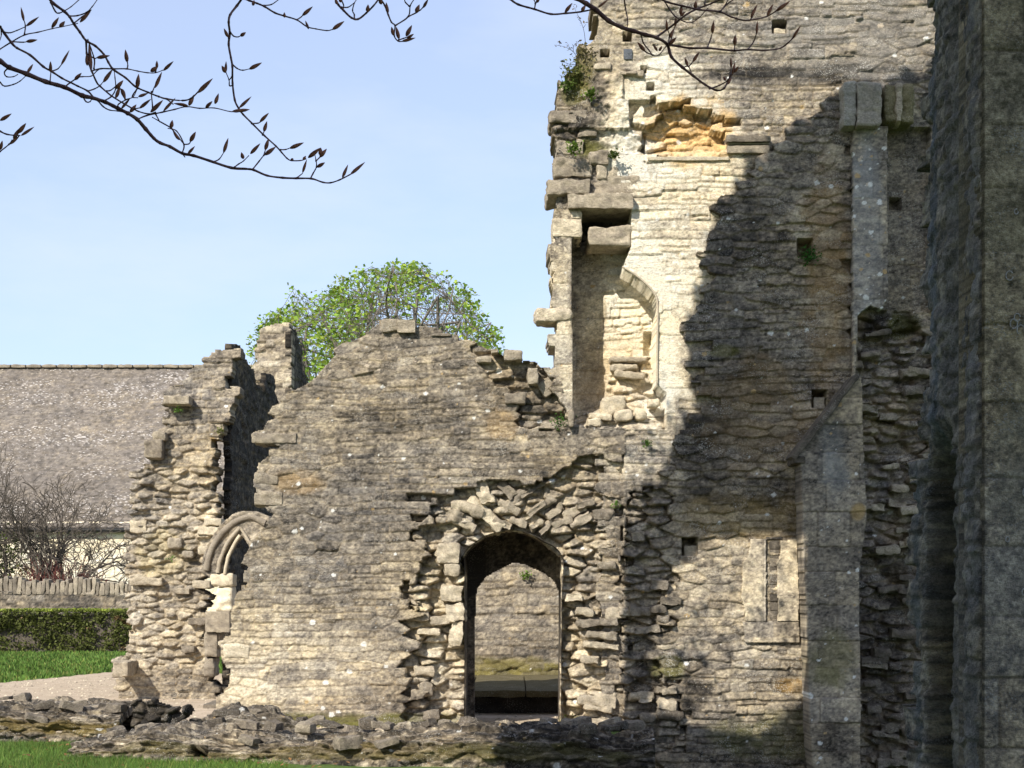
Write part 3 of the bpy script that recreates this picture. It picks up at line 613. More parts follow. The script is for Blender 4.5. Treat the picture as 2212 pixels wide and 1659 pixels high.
for q in (rectp(1723, 515, 1757, 556), rectp(1753, 843, 1785, 880), rectp(1473, 1162, 1507, 1200)): DZ.append((uv(q, YD), -.32, .006, .05, 1, 1))
wall('wall_face', planeY(YD), bbox(uv(Dp, YD)), uv(Dp, YD), STONE2, crust, seed=7, res=.0115, zones=DZ, snap=.85, tone=.40, tvar=.10, amp=.009, tilt=.011, joint=.013, spots=200, thick=.3, mort_t=.40, big=.16, hm=(.055, .12), wm=(.12, .45), wob=.04,
     blobs=[B(1590, 480, 110, 90, -.12), B(1660, 560, 150, 60, -.06), B(1760, 460, 60, 120, .14), B(1790, 640, 60, 60, .08), B(1560, 700, 90, 60, -.04), B(1640, 820, 160, 60, -.1), B(1700, 900, 140, 40, .1), B(1520, 960, 60, 100, -.14), B(1600, 1060, 140, 40, -.12), B(1680, 1010, 80, 40, .1), B(1560, 1260, 150, 120, .10), B(1640, 1130, 120, 30, .1),
            B(1560, 1440, 130, 40, .12), B(1480, 1480, 60, 70, -.26), B(1400, 1480, 40, 70, -.25), B(1640, 1400, 130, 24, .12), B(1560, 1560, 160, 50, .06), B(1640, 1640, 160, 60, -.12), B(1700, 300, 120, 60, .02)],
     tints=[Tn(1780, 600, 60, 260, (.30, .19, .08), .55), Tn(1620, 900, 140, 140, (.24, .16, .07), .45), Tn(1600, 1120, 160, 60, (.30, .21, .08), .5), Tn(1700, 1590, 180, 60, (.12, .12, .035), .5), Tn(1440, 1440, 40, 30, MOSS, .5), Tn(1560, 760, 40, 16, MOSS, .6), Tn(1700, 1480, 40, 20, (.3, .18, .05), .5)])  # tall warm tint near the pilaster stands for sunlit patches
# dressed stones and lintels that stand proud at the broken window
tb = [pblock(1182, 384, 1275, 418, YT-.14, .8, tone=.48, seed=60), pblock(1226, 416, 1368, 448, YT-.16, .7, tone=.52, seed=61, rad=.012), pblock(1272, 486, 1364, 528, YT-.05, .6, tone=.55, seed=62, rad=.03, rough=.02), pblock(1194, 470, 1257, 509, YT-.06, .6, tone=.66, seed=63, rad=.02),
      pblock(1236, 453, 1257, 468, YT-.05, .5, tone=.7, seed=64), pblock(1158, 662, 1236, 692, YT-.08, .5, tone=.66, seed=65, rad=.035, rough=.02), pblock(1186, 236, 1268, 262, YT-.1, .6, tone=.4, seed=66, rough=.02), pblock(1250, 264, 1290, 292, YT-.07, .5, tone=.45, seed=67),
      pblock(1274, 322, 1316, 353, YT-.12, .5, tone=.46, seed=68), pblock(1322, 330, 1392, 356, YT-.03, .5, tone=.56, seed=69, rad=.01), pblock(1196, 340, 1280, 380, YT-.09, .6, tone=.46, seed=70, rough=.02), pblock(1290, 352, 1314, 386, YT-.1, .5, tone=.55, seed=71, rad=.03), pblock(1320, 358, 1390, 388, YT-.04, .5, tone=.54, seed=72, rad=.008),
      pblock(1194, 512, 1230, 555, YT-.035, .4, tone=.74, seed=73, rad=.02), pblock(1192, 556, 1226, 584, YT-.03, .4, tone=.76, seed=74), pblock(1190, 640, 1228, 662, YT-.02, .4, tone=.72, seed=75), pblock(1280, 378, 1384, 416, YT-.05, .5, tone=.5, seed=76), pblock(1202, 300, 1260, 330, YT-.05, .4, tone=.5, seed=77),
      pblock(1284, 132, 1320, 146, YT-.08, .4, tone=.6, seed=78), pblock(1335, 148, 1392, 160, YT-.1, .4, tone=.55, seed=79, rot=-.05), pblock(1210, 184, 1234, 198, YT-.04, .4, tone=.55, seed=80), pblock(1352, 150, 1378, 156, YT-.12, .3, tone=.5, seed=81)]
tb = [(np.stack([v_[:, 0], v_[:, 1]+.045, v_[:, 2]], -1), q_, c_*1.12) for v_, q_, c_ in tb]
blocks('projecting_stone', tb, STONE, tower, each=True)
# voussoirs: what is left of the window arch, with its roll moulding
V_ = []; arc = [(1344, 576), (1373, 594), (1400, 617), (1417, 640), (1421, 668), (1420, 740), (1420, 830)]
for r_, dy, tn_ in ((.013, 0, .62), (.011, .06, .5), (.012, .13, .6)):
    v_, q_ = tube(smoothpts([P(x, y, YT-.01+dy) for x, y in arc], 6), [r_]*(len(arc)*6-5), 10); V_.append((v_, q_, ramp(np.full(len(v_), tn_))))
blocks('arch_moulding', V_, ASHLAR, tower)
# string course fragment
blocks('string_course', [pblock(1570, 292, 1666, 306, YT-.10, .3, tone=.34, seed=84, rough=.012, rad=.01), pblock(1572, 308, 1664, 312, YT-.05, .2, tone=.6, seed=85, rad=.005, rough=.003), pblock(1571, 314, 1662, 330, YT-.06, .2, tone=.5, seed=86, rad=.008, rough=.006), pblock(1400, 338, 1574, 346, YT-.03, .2, tone=.72, seed=87, rad=.008, rough=.008)], STONE, tower)
blocks('fallen_stone', [pblock(a, b, c, d, Yd, .3, tone=tn_, seed=s_, rad=.03, rough=.02, rot=ro) for a, b, c, d, Yd, tn_, s_, ro in
       [(1300, 858, 1352, 896, YT+.2, .72, 1, .1), (1270, 892, 1322, 906, YT+.12, .78, 2, -.1), (1268, 904, 1300, 922, YT+.05, .78, 3, 0), (1330, 885, 1365, 908, YT+.1, .7, 4, .2), (1372, 890, 1395, 908, YT+.12, .7, 5, 0), (1318, 770, 1400, 782, YT+.4, .55, 6, 0), (1318, 786, 1380, 800, YT+.38, .62, 7, .05), (1330, 803, 1392, 816, YT+.36, .6, 8, -.1), (1400, 860, 1424, 880, YT+.1, .8, 9, 0)]], STONE, tower, each=True)
blocks('infill_stone', [pblock(1347, 105, 1366, 128, YT-.015, .1, tone=.3, seed=9, rad=.008, rough=.004, tint=(.12, .14, .17, .8)), pblock(1757, 855, 1783, 882, YD+.06, .2, tone=.72, seed=10), pblock(1478, 1178, 1507, 1202, YD+.06, .2, tone=.62, seed=12), pblock(1672, 60, 1700, 73, YT+.03, .3, tone=.74, seed=14)], STONE, tower, each=True)
# projecting and tilted stones of the broken core on the right
rng = np.random.RandomState(5); pr = []
for k_ in range(74):
    px = rng.uniform(1862, 1985); py = rng.uniform(700, 1655); w_ = rng.uniform(22, 62); h_ = rng.uniform(8, 20)
    if px-w_/2 < 1858: px = 1858+w_/2
    tn_ = .46+rng.uniform(-.1, .12)+(.12 if 960 < py < 1180 else 0)-(.12 if py > 1200 else 0)-(.15 if py < 740 else 0)
    x, y, z = P(px, py, YT); pr.append(block(x, YT+.10+rng.uniform(-.06, .05), z, w_/F*YT, .24, h_/F*YT, rad=.014, rough=.028, rot=rng.uniform(-.16, .16), tone=tn_, seed=int(rng.randint(999)), res=.025))
for k_ in range(26):
    px = rng.uniform(1365, 1450); py = rng.uniform(1100, 1600); w_ = rng.uniform(22, 60); h_ = rng.uniform(9, 20)
    x, y, z = P(px, py, YD); pr.append(block(x, YD+.10+rng.uniform(-.05, .03), z, w_/F*YT, .24, h_/F*YT, rad=.014, rough=.028, rot=rng.uniform(-.14, .14), tone=rng.uniform(.28, .6), seed=int(rng.randint(999)), res=.025))
blocks('core_stone', [p for i, p in enumerate(pr) if i % 5 < 3], STONE2, tower, each=True)
# slit window: dressed surround standing slightly proud, with rebated slot
slit = empty('slit_window', P(1665, 1388, YT-.02), 'narrow slit window with tall pale dressed jambs low in the shaded wall', 'window')
def hardpiece(name, pts, Yf, mt, parent, holes=(), thick=.1, tone=.5, seed=1, ashm=((.3, .5), (.5, .9)), **kw):
    p = uv(pts, Yf); return wall(name, planeY(Yf), bbox(p), p, mt, parent, holes=[uv(h, Yf) for h in holes], ash=[bbpoly(p)], hard=True, thick=thick, tone=tone, seed=seed, nback=2, ashm=ashm, **kw)
def bbpoly(p): b = bbox(p, 1); return [(b[0], b[2]), (b[1], b[2]), (b[1], b[3]), (b[0], b[3])]
slitjL = [(1622, 1164), (1655, 1164), (1655, 1342), (1612, 1342), (1603, 1290), (1604, 1215), (1618, 1200)]
slitjR = [(1687, 1168), (1722, 1164), (1726, 1342), (1680, 1342), (1682, 1260), (1678, 1215), (1686, 1195)]
hardpiece('jamb', slitjL, YD-.035, ASHLAR, slit, thick=.12, tone=.61, seed=31, res=.01, amp=.01, wob=0, ashm=((2, 3), (2, 3)), tvar=.02)
hardpiece('jamb', slitjR, YD-.04, ASHLAR, slit, thick=.12, tone=.66, seed=33, res=.01, amp=.01, ashm=((2, 3), (2, 3)), tvar=.02)
hardpiece('sill', [(1605, 1343), (1727, 1343), (1727, 1388), (1610, 1388)], YD-.035, ASHLAR, slit, thick=.12, tone=.52, seed=34, res=.01, amp=.01)
hardpiece('slot_infill', rectp(1655, 1160, 1690, 1343), YD-.02, STONE, slit, thick=.02, tone=.3, seed=35, res=.01, holes=[rectp(1656, 1165, 1688, 1341)])
blocks('dark_rubble', [pblock(1662, 1168+i*19, 1684, 1186+i*19, YD-.012, .06, tone=.22+.08*(i % 3), seed=70+i, rad=.012, rough=.01) for i in range(9)], STONE, slit)
# buttress with sloped weathering, pilaster above
but = empty('buttress', P(1795, 1659, 18.6), 'stepped dressed-stone buttress with a sloping shoulder, right of the slit window', 'buttress')
YB = 18.5
bp = [(1731, 1003), (1716, 992), (1712, 983), (1845, 813), (1862, 815), (1866, 1000), (1872, 1112), (1856, 1240), (1860, 1640), (1858, 1720), (1764, 1720), (1751, 1600), (1747, 1440), (1739, 1280), (1735, 1160)]
def bty(pts): return uv(pts, YB)
def BB(px, py, rx, ry, d): return ((px-CX)/F*YB, EYE-(py-HZ)/F*YB, rx/F*YB, ry/F*YB, d)
wall('shaft', planeY(YB), bbox(bty(bp)), bty(bp), ASHLAR, but, hard=True, ash=[bbpoly(bty(bp))], seed=17, tone=.45, tvar=.12, thick=.46, res=.0115, amp=.03, ashm=((.28, .42), (.35, .9)),
     blobs=[BB(1790, 950, 50, 60, -.12), BB(1800, 1100, 60, 40, .05), BB(1800, 1330, 50, 120, -.04), BB(1800, 1480, 60, 60, .08), BB(1810, 1600, 60, 50, -.22)],
     tints=[(BB(1800, 1000, 40, 90, 0)[:4]+((.23, .25, .26), .45)), (BB(1800, 1420, 60, 70, 0)[:4]+((.20, .185, .075), .55)), (BB(1852, 1105, 18, 20, 0)[:4]+((.36, .25, .11), .9))], spots=90)
sl = P(1712, 983, YB), P(1845, 812, YB)
ang = math.atan2(sl[1][2]-sl[0][2], sl[1][0]-sl[0][0]); ln = math.hypot(sl[1][2]-sl[0][2], sl[1][0]-sl[0][0])
blocks('weathering', [block((sl[0][0]+sl[1][0])/2+.015, YB+.15, (sl[0][2]+sl[1][2])/2-.02, ln+.06, .42, .07, rot=ang, tone=.24, seed=88, rough=.012), pblock(1714, 984, 1742, 1002, YB-.04, .4, tone=.2, seed=89)], STONE, but, each=True)
pil = empty('pilaster', P(1880, 661, 18.85), 'pale lichened pilaster strip with a split capital, above the buttress', 'pilaster')
pp = [(1843, 272), (1917, 272), (1917, 640), (1905, 668), (1880, 660), (1852, 680), (1848, 820), (1843, 815)]
pY = 18.84
wall('shaft', planeY(pY), bbox(uv(pp, pY)), uv(pp, pY), ASHLAR, pil, hard=True, ash=[bbpoly(uv(pp, pY))], seed=19, tone=.50, thick=.2, res=.0115, ashm=((.35, .7), (.9, 1.2)), amp=.012, spots=90,
     tints=[((1870-CX)/F*pY, EYE-(500-HZ)/F*pY, .25, 1.2, (.34, .35, .36), .5)])
blocks('capital', [pblock(1822, 177, 1850, 272, 18.70, .34, tone=.5, seed=91, rad=.02, tint=(.4, .42, .4, .4)), pblock(1851, 175, 1905, 272, 18.66, .4, tone=.5, seed=92, rad=.03, rough=.018, tint=(.4, .4, .36, .3)), pblock(1912, 180, 1975, 264, 18.74, .34, tone=.42, seed=93, rad=.03, rough=.02, tint=(.2, .18, .06, .5)), pblock(1936, 176, 1950, 262, 18.70, .3, tone=.6, seed=94)], STONE2, pil, each=True)
for k_, y_ in enumerate((338, 402, 467, 530, 594)):
    pass

# ================================================================== NEAR PIER at the right edge
XN = 2.1
near = empty('near_pier', (XN, 7, 0), 'rough shaded stone pier close by at the right edge of the view', 'pier')
npoly = side([(2008, 40), (1999, 500), (2000, 700), (1994, 900), (1983, 1250), (1988, 1700), (2170, 1700)], XN)
npoly = [(8.24, 7), (8.16, 4.2), (8.30, 3.6), (8.18, 2.9), (8.32, 2.4), (8.48, 1.9), (8.40, 1.2), (8.52, .6), (8.45, -1), (6, -1), (6, 7)]
cav = [(7.6, 2.33), (7.9, 2.55), (8.25, 2.2), (8.22, 1.0), (8.2, -.6), (7.55, -.6), (7.58, 1.5)]
def nbase(u, v): return .055-.28*sst(7.56, 7.72, u+.03*fbm(v*2, v*0+1, s=3))*(1-sst(8.12, 8.26, u))*(1-sst(2.15, 2.45, v+.15*fbm(u*6, u*0, s=2)))+.018*np.sin(u*9)-.05*sst(7.68, 7.74, u)+.012*fbm(u*3, v*1.2, s=66)
wall('side_face', planeX(XN, -1), (7.035, 8.6, -.6, 6), npoly, NEAR, near, seed=23, res=.0125, zones=[(cav, 0, .007, -.16, 0)], base=nbase, tone=.60, vor=2, tvar=.10, amp=.007, tilt=.004, thick=.3, flip=True, hm=(.05, .12), wm=(.12, .4), snap=.6, mott=2.,
     tints=[(7.7, 2.5, 1.2, 4, (.27, .28, .29), .45), (8.05, 3.4, .14, 2.2, (.20, .235, .28), .6), (8.38, 1.0, .06, 1.8, (.17, .2, .22), .6), (7.5, 2.4, .3, 2.6, (.27, .26, .24), .45), (7.15, 2, .1, 3, (.33, .33, .33), .5)], fine=.014, big=.22)  # blue-grey streaks put a cool sheen of light into the stone colour
nf = [(XN+.02, -.6), (3.6, -.6), (3.6, 6), (XN+.02, 6)]
wall('front_face', planeY(7.0), (XN-.06, 3.6, -.6, 6), [(XN-.08, -.6), (3.6, -.6), (3.6, 6), (XN-.07, 6)], NEAR, near, seed=27, res=.006, big=.06, hard=True, ash=[[(0, -2), (5, -2), (5, 8), (0, 8)]], mott=1.6, tone=.57, tvar=.08, amp=.008, thick=.4, nback=1,
     tints=[(2.2, 3.3, .3, 1.6, (.22, .20, .12), .5), (2.15, 1.4, .3, 1.0, (.27, .27, .26), .4)])
rs = []; rng = np.random.RandomState(4)
for k_ in range(46):     # ring-shaped lichens
    x = XN+.035+rng.rand()*.35; z = rng.uniform(.2, 4.4) if k_ % 3 else rng.uniform(2.6, 4.3); r_ = .008+.014*rng.rand(); n_ = 14
    an = np.linspace(0, rng.uniform(4, 6.2), n_); pts = [(x+r_*math.cos(a+k_), 6.992, z+r_*1.3*math.sin(a+k_)) for a in an]
    v_, q_ = tube(pts, [.0026]*n_, 5); rs.append((v_, q_, np.full((len(v_), 3), .55)))
blocks('lichen_ring', rs, NEAR, near, each=True)

# ================================================================== LEFT RUIN
YL = 24.0
left = empty('ruined_wall_end', (-5, YL, 0), 'rugged end of a ruined wall on the left, its right side in black shade', 'wall')
Lp = [(512, 744), (454, 750), (442, 769), (422, 785), (397, 814), (368, 830), (352, 846), (362, 872), (352, 913), (330, 936), (325, 1000), (288, 1019), (278, 1112), (277, 1256), (275, 1320), (269, 1416), (242, 1429), (243, 1475), (262, 1520), (480, 1520), (458, 1480), (446, 1448), (446, 1320), (440, 1234),
      (470, 1128), (474, 1096), (460, 1064), (466, 984), (482, 945), (492, 888), (498, 836), (476, 827), (482, 795), (500, 782), (512, 770)]
UL = lambda p: uv(p, YL)
def BL(px, py, rx, ry, d): return ((px-CX)/F*YL, EYE-(py-HZ)/F*YL, rx/F*YL, ry/F*YL, d)
def lbase(u, v): return .10*fbm(u*1.6, v*1.3, s=71)+.5*(-sst(3.4, 5.4, v))*.5
wall('end_face', planeY(YL), bbox(UL(Lp)), UL(Lp), STONE, left, seed=37, res=.014, zones=[(UL([(250, 1005), (500, 1005), (500, 1450), (250, 1450)]), 0, .032, .05, 0)], base=lbase, vsz=(.24, .085), tone=.45, tvar=.10, amp=.02, spots=50, thick=.5, mort_t=.6,
     blobs=[BL(420, 930, 60, 60, -.08), BL(400, 1480, 90, 40, -.12), BL(300, 1370, 40, 150, .16), BL(340, 1130, 70, 30, .14), BL(440, 1120, 30, 60, .16)], tints=[BL(350, 1200, 60, 60, 0)[:4]+((.55, .46, .26), .4)], hm=(.08, .16), wm=(.16, .5))
blocks('projecting_stone', [pblock(310, 949, 350, 990, YL-.15, .5, tone=.4, seed=101, rad=.03), pblock(352, 855, 408, 872, YL-.15, .6, tone=.55, seed=102), pblock(330, 934, 356, 950, YL-.1, .5, tone=.5, seed=103), pblock(425, 1138, 482, 1155, YL-.12, .5, tone=.74, seed=104), pblock(428, 1180, 470, 1198, YL-.1, .5, tone=.72, seed=105),
       pblock(280, 1125, 316, 1150, YL-.05, .5, tone=.7, seed=106), pblock(360, 1160, 392, 1186, YL-.12, .4, tone=.5, seed=107, rad=.05), pblock(415, 1255, 454, 1270, YL-.1, .4, tone=.6, seed=108), pblock(372, 1270, 410, 1284, YL-.08, .4, tone=.5, seed=109), pblock(392, 1188, 418, 1206, YL-.1, .4, tone=.45, seed=110, rad=.05),
       pblock(243, 1430, 276, 1462, YL-.5, .6, tone=.55, seed=111), pblock(405, 1335, 445, 1350, YL-.1, .4, tone=.35, seed=112), pblock(390, 1395, 420, 1410, YL-.12, .4, tone=.4, seed=113), pblock(280, 1248, 350, 1264, YL-.1, .4, tone=.6, seed=114), pblock(440, 1120, 478, 1134, YL-.1, .4, tone=.7, seed=115)], STONE, left, each=True)
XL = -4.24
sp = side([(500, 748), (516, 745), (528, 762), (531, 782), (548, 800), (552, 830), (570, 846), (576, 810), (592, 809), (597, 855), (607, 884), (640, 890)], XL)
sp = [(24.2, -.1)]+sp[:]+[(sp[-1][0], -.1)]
wall('side_face', planeX(XL, 1), bbox(sp), sp, STONE, left, seed=39, res=.03, tone=.0, tvar=.06, amp=.02, thick=.1, nback=1, hm=(.08, .16), wm=(.2, .5))  # side coloured black to deepen its shade
fin = empty('ruined_wall_stub', P(600, 860, 30), 'small upright fragment of ruined wall standing behind the left ruin, in front of the tree', 'wall')
fp = uv([(540, 1400), (545, 800), (553, 760), (563, 712), (589, 699), (621, 697), (629, 712), (629, 1400)], 30)
wall('front_face', planeY(30), bbox(fp), fp, STONE, fin, seed=43, res=.022, snap=.2, tone=.50, amp=.02, thick=.4, nback=1, hm=(.08, .16))
XF = (628-CX)/F*30
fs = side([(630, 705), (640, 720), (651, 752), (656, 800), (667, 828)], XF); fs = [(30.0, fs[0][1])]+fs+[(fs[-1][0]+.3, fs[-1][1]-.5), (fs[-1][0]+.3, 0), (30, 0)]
wall('side_face', planeX(XF, 1), bbox(fs), fs, STONE, fin, seed=44, res=.03, tone=.08, amp=.02, thick=.1, nback=1, hm=(.08, .16))  # side coloured far darker than the front to stand for shade
# springing of a small pointed arch between left ruin and gable wall
arch = empty('broken_arch', P(470, 1480, 22.4), 'half of a small pointed stone arch on a worn jamb left of the gable wall', 'arch')
YA = 22.2
for nm_, cl_, r_, yo_, tn_ in (('hood_mould', [(446, 1232), (456, 1190), (480, 1152), (510, 1127), (542, 1118), (574, 1130)], .046, 0.0, .40), ('arch_roll', [(470, 1238), (477, 1206), (495, 1168), (518, 1140)], .03, -.03, .5), ('arch_roll', [(486, 1240), (492, 1208), (505, 1178), (519, 1156)], .026, -.03, .66), ('arch_roll', [(519, 1140), (530, 1158), (546, 1180)], .022, -.03, .6)):
    q_ = smoothpts([P(x, y, YA+yo_) for x, y in cl_], 10); v_, f_ = tube(q_, [r_]*len(q_), 12); f2 = .012*fbm(v_[:, 0]*12, v_[:, 1]*12, v_[:, 2]*12, s=3); v_ = v_+f2[:, None]
    link(nm_, meshnp(nm_, v_, f_, ramp(tn_+.12*fbm(v_[:, 0]*15, v_[:, 1]*15, v_[:, 2]*15, s=5))), ASHLAR, arch)
hood = [(433, 1236), (440, 1200), (450, 1172), (474, 1136), (502, 1112), (526, 1103), (554, 1105), (580, 1116), (592, 1150), (575, 1200), (541, 1183), (519, 1152), (500, 1172), (484, 1205), (478, 1240), (462, 1250)]
ring = [(478, 1244), (482, 1209), (497, 1172), (519, 1147), (545, 1185), (538, 1190), (518, 1165), (507, 1186), (500, 1215), (496, 1244)]
hardpiece('hood', hood, YA, ASHLAR, arch, thick=.5, tone=.40, seed=51, res=.011, tvar=.03, ashm=((1.5, 2), (1.5, 2)), base=lambda u, v: .006*np.sin(40*(v-.6*u)), amp=.006)
blocks('jamb', [pblock(455, 1240, 503, 1266, YA-.04, .4, tone=.72, seed=120, rad=.03), pblock(465, 1267, 502, 1321, YA-.02, .4, tone=.84, seed=121, rad=.05, rough=.02), pblock(443, 1321, 496, 1366, YA-.06, .4, tone=.46, seed=122, rad=.012, rough=.006), pblock(443, 1367, 470, 1420, YA-.02, .4, tone=.44, seed=123, rad=.02), pblock(440, 1420, 462, 1462, YA, .4, tone=.36, seed=124, rad=.03),
       pblock(443, 1367, 476, 1400, YA+.03, .3, tone=.44, seed=125)], ASHLAR, arch, each=True)
blocks('threshold', [block(-3.7, 22.6, .0, 1.0, 1.2, .12, tone=.35, seed=126, res=.05)], STONE, arch)

# ================================================================== FOREGROUND LOW RUBBLE WALLS
def ridge(name, pts, hgt, front, topw, label, seed, zones=(), tone=.335, holes=(), moss=(), res=.0125, blobs=()):
    """a low broken wall following pts on the ground: rough front rising and rolling over a rough top"""
    pts = smoothpts(pts, 8); pts = np.array(pts); d = np.r_[0, np.cumsum(np.linalg.norm(np.diff(pts, axis=0), axis=1))]
    Lg = d[-1]; tot = hgt[1]+topw+hgt[1]
    def mapf(u, v, h):
        s = u+d[0]; x = np.interp(s, d, pts[:, 0]); y = np.interp(s, d, pts[:, 1])
        tx = np.interp(s+.1, d, pts[:, 0])-np.interp(s-.1, d, pts[:, 0]); ty = np.interp(s+.1, d, pts[:, 1])-np.interp(s-.1, d, pts[:, 1]); l = np.hypot(tx, ty)+1e-9; nx_, ny_ = ty/l, -tx/l
        H = np.interp(s/Lg, np.linspace(0, 1, len(front)), front)*(1+.25*fbm(s*1.1, s*0+seed, s=seed)) 
        w_ = v/tot*math.pi; c_ = -np.cos(w_); s_ = np.sin(w_)
        q = np.sign(c_)*np.abs(c_)**.8*topw/2; z = H*np.abs(s_)**.55
        lump = .07*fbm(s*1.3, v*1.5, s=seed+3)+.05*fbm(s*4, v*5, s=seed+4, o=4)
        q = q-(h+lump)*(-c_); z = z+(h+lump)*s_
        return x-nx_*q, y-ny_*q, z-.05
    mb = [(0, 0), (Lg, 0), (Lg, tot), (0, tot)]
    o = wall(name, mapf, (0, Lg, 0, tot), mb, RIDGE, None, seed=seed, hard=True, thick=.1, nback=1, zones=zones, tone=tone, tvar=.2, amp=.03, tilt=.012, joint=.03, jw=.015, vor=-2, vsz=(.17, .075), mott=1.5, res=res, hm=(.06, .13), wm=(.12, .35), tints=moss, blobs=blobs, big=.2, fine=.012, mort_t=.4, wob=.06, spots=120)
    rg_ = np.random.RandomState(seed); ns_ = int(Lg*5.5)
    for k_ in range(ns_):
        s_ = rg_.uniform(.1, Lg-.1); x_ = np.interp(s_, d, pts[:, 0]); y_ = np.interp(s_, d, pts[:, 1])+rg_.uniform(-topw*.5, topw*.35); H_ = np.interp(s_/Lg, np.linspace(0, 1, len(front)), front)
        v_, q_, c_ = block(x_, y_, H_*(.93 if abs(y_-np.interp(s_, d, pts[:, 1])) < topw*.36 else .6), rg_.uniform(.08, .26), rg_.uniform(.1, .2), rg_.uniform(.04, .10), rad=.012, rough=.02, rot=rg_.uniform(-.3, .3), yaw=rg_.uniform(-.6, .6), tone=rg_.uniform(.18, .55), seed=int(rg_.randint(999)), res=.025)
        link('stone', meshnp('stone', v_, q_, c_), RIDGE, o)
    return tag(o, label, 'wall')
ridge('low_rubble_wall', [(-7.2, 18.1, 0), (-5.2, 18.0, 0), (-4.15, 17.95, 0)], (0, .5), [.36, .42, .40, .36], 1.5, 'grey low rubble wall stub at the lower left in front of the path', 61,
      moss=[(2.2, .25, 2.2, .16, (.15, .11, .03), .7), (.8, .3, 1, .12, (.12, .11, .04), .6)])
ridge('low_rubble_wall', [(-3.55, 17.8, 0), (-2.9, 17.9, 0), (-2.2, 18.1, 0)], (0, .4), [.12, .30, .28, .1], 1.1, 'short hump of rubble between the shade-black fragment and the gable wall foot', 62)
ridge('low_rubble_wall', [(-4.15, 16.25, 0), (-3.2, 15.95, 0), (-1.5, 15.5, 0), (0, 15.2, 0), (1.33, 15.1, 0)], (0, .35), [.16, .29, .33, .35, .37, .38, .38], 1.15, 'long low mossy rubble wall running across the bottom of the view below the doorway', 63, zones=[(rectp(1.28, .06, 1.50, .24), -.28, .01, -.3, 1)],  # drain hole sunk and coloured black for the shade inside
      moss=[(3.0, .2, 1.2, .12, (.13, .10, .03), .65), (1.0, .2, .5, .1, (.14, .12, .04), .6), (4.6, .2, 1.0, .16, (.09, .08, .03), .7), (2, .1, 3, .05, (.16, .13, .05), .6)], blobs=[(5.0, .6, 1.2, .9, -.14)])
# broken fragment between the two low walls, coloured black in place of shade
YP = 17.25; fr = uv([(284, 1590), (284, 1530), (290, 1514), (297, 1512), (303, 1528), (312, 1532), (322, 1513), (330, 1514), (338, 1524), (352, 1522), (360, 1532), (372, 1534), (382, 1550), (390, 1546), (394, 1526), (402, 1527), (406, 1548), (384, 1562), (360, 1572), (352, 1590)], YP)
o = wall('wall_fragment', planeY(YP), bbox(fr), fr, RIDGE, None, seed=58, snap=.1, zones=[(bbpoly(fr), 0, .05, 0, 1)], tone=.05, tvar=.12, big=.08, mott=.5, amp=.03, thick=.3, mort_t=.0, vsz=(.12, .08))
tag(o, 'small knobbly wall fragment coloured black for shade beside the low rubble wall at the lower left', 'wall')

# ================================================================== BARN, BOUNDARY WALL, HEDGE
barn = empty('barn', (-16, 62, 0), 'long pale barn with a steep lichen-speckled stone slate roof at the left', 'barn')
Xe = (500-CX)/F*60; X0 = -34
e0 = (60.0-.5, P(0, 1138, 59.5)[2]); r0 = (66.0, P(0, 792, 66)[2]); rl = math.hypot(r0[0]-e0[0], r0[1]-e0[1]); dy, dz = (r0[0]-e0[0])/rl, (r0[1]-e0[1])/rl
def roofmap(u, v, h): return (u, e0[0]+v*dy-h*dz, e0[1]+v*dz+h*dy)
rp = [(X0, 0), (Xe, 0), (Xe, rl), (X0, rl)]
wall('roof', roofmap, (X0, Xe, 0, rl), rp, ROOF, barn, seed=47, res=.045, hard=True, hm=(.13, .22), wm=(.14, .36), tone=.25, tvar=.13, mott=.9, amp=.012, tilt=.03, joint=.02, jw=.03, thick=.2, nback=1, wob=.05, big=.1, fine=.01, mort_t=.1, mortar=0,
     tints=[(-20, 4, 30, 20, (.20, .175, .155), .55)], blobs=[((60-CX)/F*62, 1.2, 5, 2.2, -.08), ((250-CX)/F*62, 6, 5, 3, .06)])
ridgeo = blocks('ridge_tile', [block(X0+i*.62+.3, 66.0, r0[1]+.0, .6, .42, .14, tone=.44, seed=i, rad=.05, rough=.02, res=.1, tvar=.15) for i in range(int((Xe-X0)/.62))], STONE, barn)
bw = [(X0, -.2), (Xe-.3, -.2), (Xe-.3, e0[1]+.2), (X0, e0[1]+.2)]
wall('wall_face', planeY(59.66), bbox(bw), bw, ASHLAR, barn, seed=48, res=.06, hard=True, tone=.86, tvar=.08, amp=.01, thick=6, nback=1, hm=(.12, .22), wm=(.3, .7), mort_t=.9, big=.05)
gv, gq = tube([(X0, 59.45, e0[1]-.12), (Xe, 59.45, e0[1]-.12)], [.09, .09], 8); link('gutter', meshnp('gutter', gv, gq), IRON, barn)
dp = P(256, 1200, 59.8); gv, gq = tube([(dp[0], 59.85, 3.3), (dp[0], 59.85, 0)], [.085, .085], 8); link('downpipe', meshnp('downpipe', gv, gq), IRON, barn)
bwl = empty('boundary_wall', (-14, 46, 0), 'dry-stone boundary wall with upright coping stones in front of the barn', 'wall')
bx0, bx1 = -26, P(330, 0, 46)[0]
b2 = [(bx0, -.1), (bx1, -.1), (bx1, 1.55), (bx0, 1.75)]
wall('wall_face', planeY(46), bbox(b2), b2, STONE, bwl, seed=53, res=.04, tone=.30, tvar=.12, amp=.02, thick=.5, nback=1, joint=.03, hm=(.1, .16), wm=(.2, .5), hard=True)
rng = np.random.RandomState(9); pr = []; x = bx0
